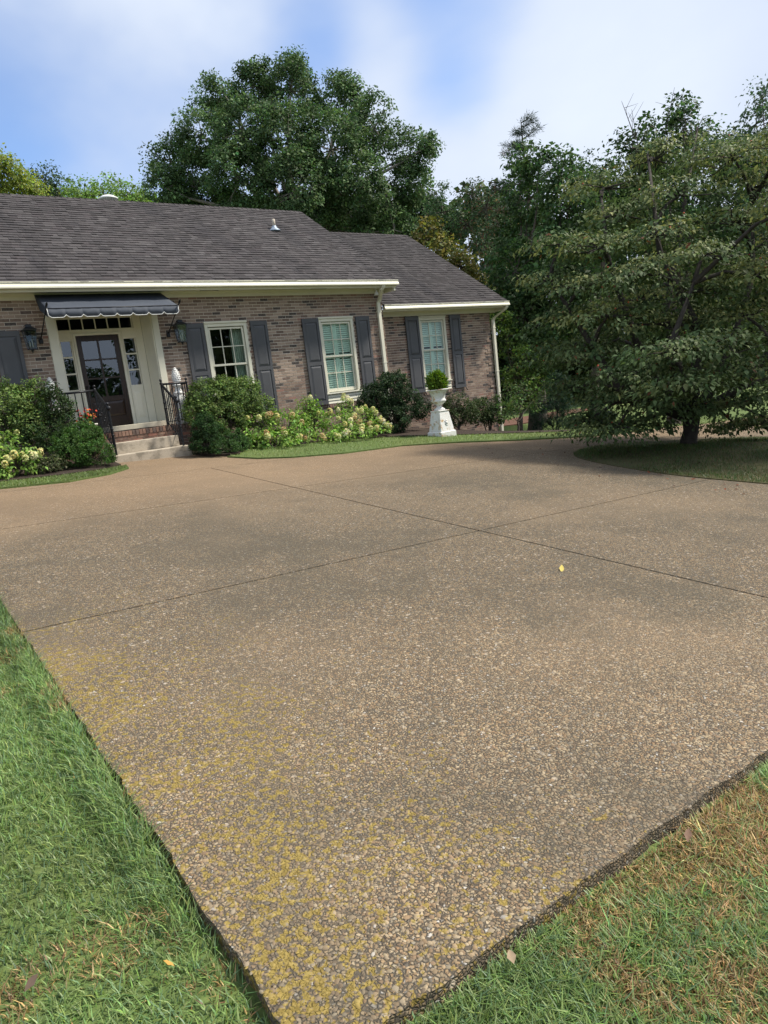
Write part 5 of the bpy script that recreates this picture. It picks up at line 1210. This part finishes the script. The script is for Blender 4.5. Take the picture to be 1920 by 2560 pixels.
for i in range(30):
    a = RNG.uniform(0, 2*math.pi); r = .22*math.sqrt(RNG.random()); p = np.array([fx+r*math.cos(a), fy+r*math.sin(a)*.8, 1.60+RNG.uniform(0, .30)*(1-r)]); c = cols[int(min(4, max(0, RNG.normal(.9+(p[0]-fx)*7, 1.1))))]
    me = stamp('flower', tv, tf, frames(np.array([[RNG.normal(0, .4), -.8, .6]]), RNG.normal(size=(1, 3))), p[None], np.array([RNG.uniform(.038, .058)]), np.array([c]))
    link('flower', me, MAT['petal'], fe)

# ================================================================== GRASS
def blades(name, X, Y, Z, length, width, cols, lean, label=None):
    n = len(X); a = RNG.uniform(0, 2*math.pi, n); ln = np.abs(RNG.normal(0, lean, n))+.12
    tv = [(-.5, 0, 0), (.5, 0, 0), (-.42, .18, .52), (.42, .18, .52), (0, .72, .86)]; tf = [np.array([(0, 1, 3, 2)]), np.array([(2, 3, 4)])]
    dx, dy = np.cos(a), np.sin(a); tl = RNG.normal(0, .35, n)
    x = np.stack([-dy, dx, tl*.3], 1); y = np.stack([dx, dy, np.zeros(n)], 1)*ln[:, None]*1.6; z = np.stack([dx*.15, dy*.15, np.ones(n)], 1)
    R = np.stack([x, y, z], 2); me = stamp(name, tv, tf, R, np.stack([X, Y, Z], 1), np.stack([width, length, length], 1), cols)
    o = link(name, me, MAT['grass']); prop(o, label, 'grass', None, 'stuff'); return o
def vnoise(X, Y, s, seed):
    r = np.random.default_rng(seed); g = r.random((64, 64)); x = X*s; y = Y*s; i = np.floor(x).astype(int); j = np.floor(y).astype(int); fx_ = x-i; fy_ = y-j; fx_ = fx_*fx_*(3-2*fx_); fy_ = fy_*fy_*(3-2*fy_)
    q = lambda a, b: g[a % 64, b % 64]
    return (q(i, j)*(1-fx_)+q(i+1, j)*fx_)*(1-fy_)+(q(i, j+1)*(1-fx_)+q(i+1, j+1)*fx_)*fy_
def in_view(X, Y, Z, mu=140, mv=200):
    P = np.stack([X, Y, Z], 1)-CAM; d = P@FO; d = np.where(d < .2, 1e9, d); u = IW/2+FPX*(P@RT)/d; v = IH/2+FPX*(P@DN)/d
    return (u > -mu) & (u < IW+mu) & (v < IH+mv) & (v > 0)
def near_lawn(name, x0, x1, y0, y1, n, label, dry, margin=.03):
    X = RNG.uniform(x0, x1, n); Y = RNG.uniform(y0, y1, n); Z = G(X, Y)-.058
    k = in_view(X, Y, Z, 900, 500) & ~((X > DX0-margin) & (Y > DY0-margin)); X, Y, Z = X[k], Y[k], Z[k]; n = len(X)
    m = .5*vnoise(X+9, Y+3, 2.4, 3)+.3*vnoise(X, Y, 8.5, 4)+.2*vnoise(X, Y, 26, 14); d = np.clip((m-(1-dry))*5+.16, 0, 1); ded = RNG.random(n) < d*.88
    edge = np.minimum(np.abs(X-DX0)+10*(Y < DY0), np.abs(Y-DY0)+10*(X < DX0)); 
    L = RNG.uniform(.018, .048, n)*(.75+.5*vnoise(X, Y, 5, 8)); L[ded] *= .8; L += .022*np.clip((Y-1.7)/.6, 0, 1)*(edge < .12)
    Z = Z+.046*np.clip((Y-1.6)/.8, 0, 1)*np.clip((.13-edge)/.06, 0, 1)*(X < DX0)
    C = np.empty((n, 3)); g = tint(n, (.130, .200, .058), .28, (.20, .26, .10), .25); blue = RNG.random(n) < .18; g[blue] = np.array((.115, .19, .095))*np.exp(RNG.normal(0, .2, (blue.sum(), 1)))
    s = tint(n, (.30, .22, .10), .3, (.16, .095, .045), .35); C[:] = g; C[ded] = s[ded]
    C *= (.7+.6*vnoise(X, Y, 1.3, 21))[:, None]
    return blades(name, X, Y, Z, L, RNG.uniform(.0022, .0052, n), C, .65, label)
near_lawn('lawn_grass', -2.6, DX0, .4, 7.25, 270000, 'lush green lawn grass left of the driveway slab', .38, -.006)
near_lawn('lawn_grass', DX0-.2, 5.2, -.3, DY0, 215000, 'coarse green and straw-brown grass in the bottom right corner', .585, .002)
def strip_grass(poly, n, label, col, alt, hmin=.02, hmax=.045, dz=.026, wid=.006, dark=None):
    poly = np.asarray(poly); a, b = poly.min(0), poly.max(0); X = RNG.uniform(a[0], b[0], n); Y = RNG.uniform(a[1], b[1], n); k = inside(poly, X, Y); X, Y = X[k], Y[k]; Z = G(X, Y)+dz
    if dark is not None:
        q_ = np.clip(bdist(poly, X, Y)/2.4, 0, 1); Z = Z+.12*q_*q_*(3-2*q_)
    k = in_view(X, Y, Z, 700, 0); X, Y, Z = X[k], Y[k], Z[k]; n = len(X)
    C = tint(n, col, .25, alt, .25)*(.75+.5*vnoise(X, Y, 1.1, 5))[:, None]
    if dark is not None:
        bare = np.clip(vnoise(X, Y, .9, 31)*1.6-.35-.12*np.hypot(X-11.4, Y-6.7)+.3, 0, .93); kp = RNG.random(n) > bare; X, Y, Z, C = X[kp], Y[kp], Z[kp], C[kp]; n = len(X)
    return blades('lawn_grass', X, Y, Z, RNG.uniform(hmin, hmax, n), np.full(n, wid), C, .4, label)
strip_grass(STRIP_R, 150000, 'narrow mown grass strip between the driveway and the hydrangea bed', (.125, .175, .048), (.19, .22, .08), .03, .06)
strip_grass(STRIP_L, 45000, 'short curved grass strip left of the steps', (.105, .155, .042), (.17, .19, .08))
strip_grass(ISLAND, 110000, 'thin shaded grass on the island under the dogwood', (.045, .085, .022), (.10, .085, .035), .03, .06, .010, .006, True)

# ================================================================== FALLEN LEAVES
def fallen(P, size, col, label, group=None, tilt=.3, nrm=None):
    n = 1; nr = np.array([nrm]) if nrm else np.array([[RNG.normal(0, tilt), RNG.normal(-.35, tilt), 1.]]); tv = [(0, -.5, .04), (.17, -.27, .10), (.27, .02, .05), (.15, .30, .10), (0, .58, .02), (-.14, .28, .12), (-.25, .0, .06), (-.16, -.26, .12), (0, 0, .0)]
    tf = [np.array([(i, (i+1) % 8, 8) for i in range(8)])]; me = stamp('fallen_leaf', tv, tf, frames(nr, RNG.normal(size=(1, 3))), np.zeros((1, 3)), np.array([size]), np.array([col])); me.materials.append(MAT['petal'])
    o = bpy.data.objects.new('fallen_leaf', me); COL.objects.link(o); o.location = [float(a) for a in P]; return prop(o, label, 'leaf', group)
p = gnd(1404, 1426); fallen(p+np.array([0, 0, .012]), .075, (.62, .50, .14), 'pale yellow leaf lying alone on the driveway', None, .1, (-.25, -.55, .8))
p = gnd(424, 2425); fallen(p+np.array([0, 0, .02]), .032, (.50, .30, .08), 'small orange-tan leaf lying in the left grass')
p = gnd(80, 2455); fallen(p+np.array([0, 0, .0]), .045, (.16, .11, .085), 'curled grey-brown leaf in the bottom left grass')
p = gnd(278, 1925); fallen(p+np.array([-.01, 0, .02]), .04, (.10, .025, .018), 'dark red leaf standing at the left slab edge', None, .9)
p = gnd(245, 1880); fallen(p+np.array([-.01, 0, .015]), .035, (.09, .04, .02), 'brown curled leaf at the left slab edge beyond the red one', None, .8)
p = gnd(1245, 2380); fallen(p+np.array([.02, -.03, -.01]), .05, (.36, .27, .18), 'pale dry leaf tucked under the right slab edge', None, .6)
p = gnd(1700, 2078); fallen(p+np.array([0, -.03, 0]), .05, (.22, .14, .10), 'brown dry leaf lying along the right slab edge', None, .3)
for i in range(30):
    u = RNG.uniform(1150, 1880); v = 1120+RNG.random()*90*min(1, abs(u-1130)/500)+ (8 if u > 1500 else 0)
    if u > 1440: v = 1150+(u-1440)*.12+RNG.uniform(8, 45)
    p = gnd(u, v); fallen(p+np.array([0, 0, .008]), RNG.uniform(.03, .06), ((.12, .05, .03), (.20, .06, .03), (.07, .04, .03))[i % 3], 'tiny brown leaf scattered on the driveway near the grass island', 'tiny fallen leaves near the island')
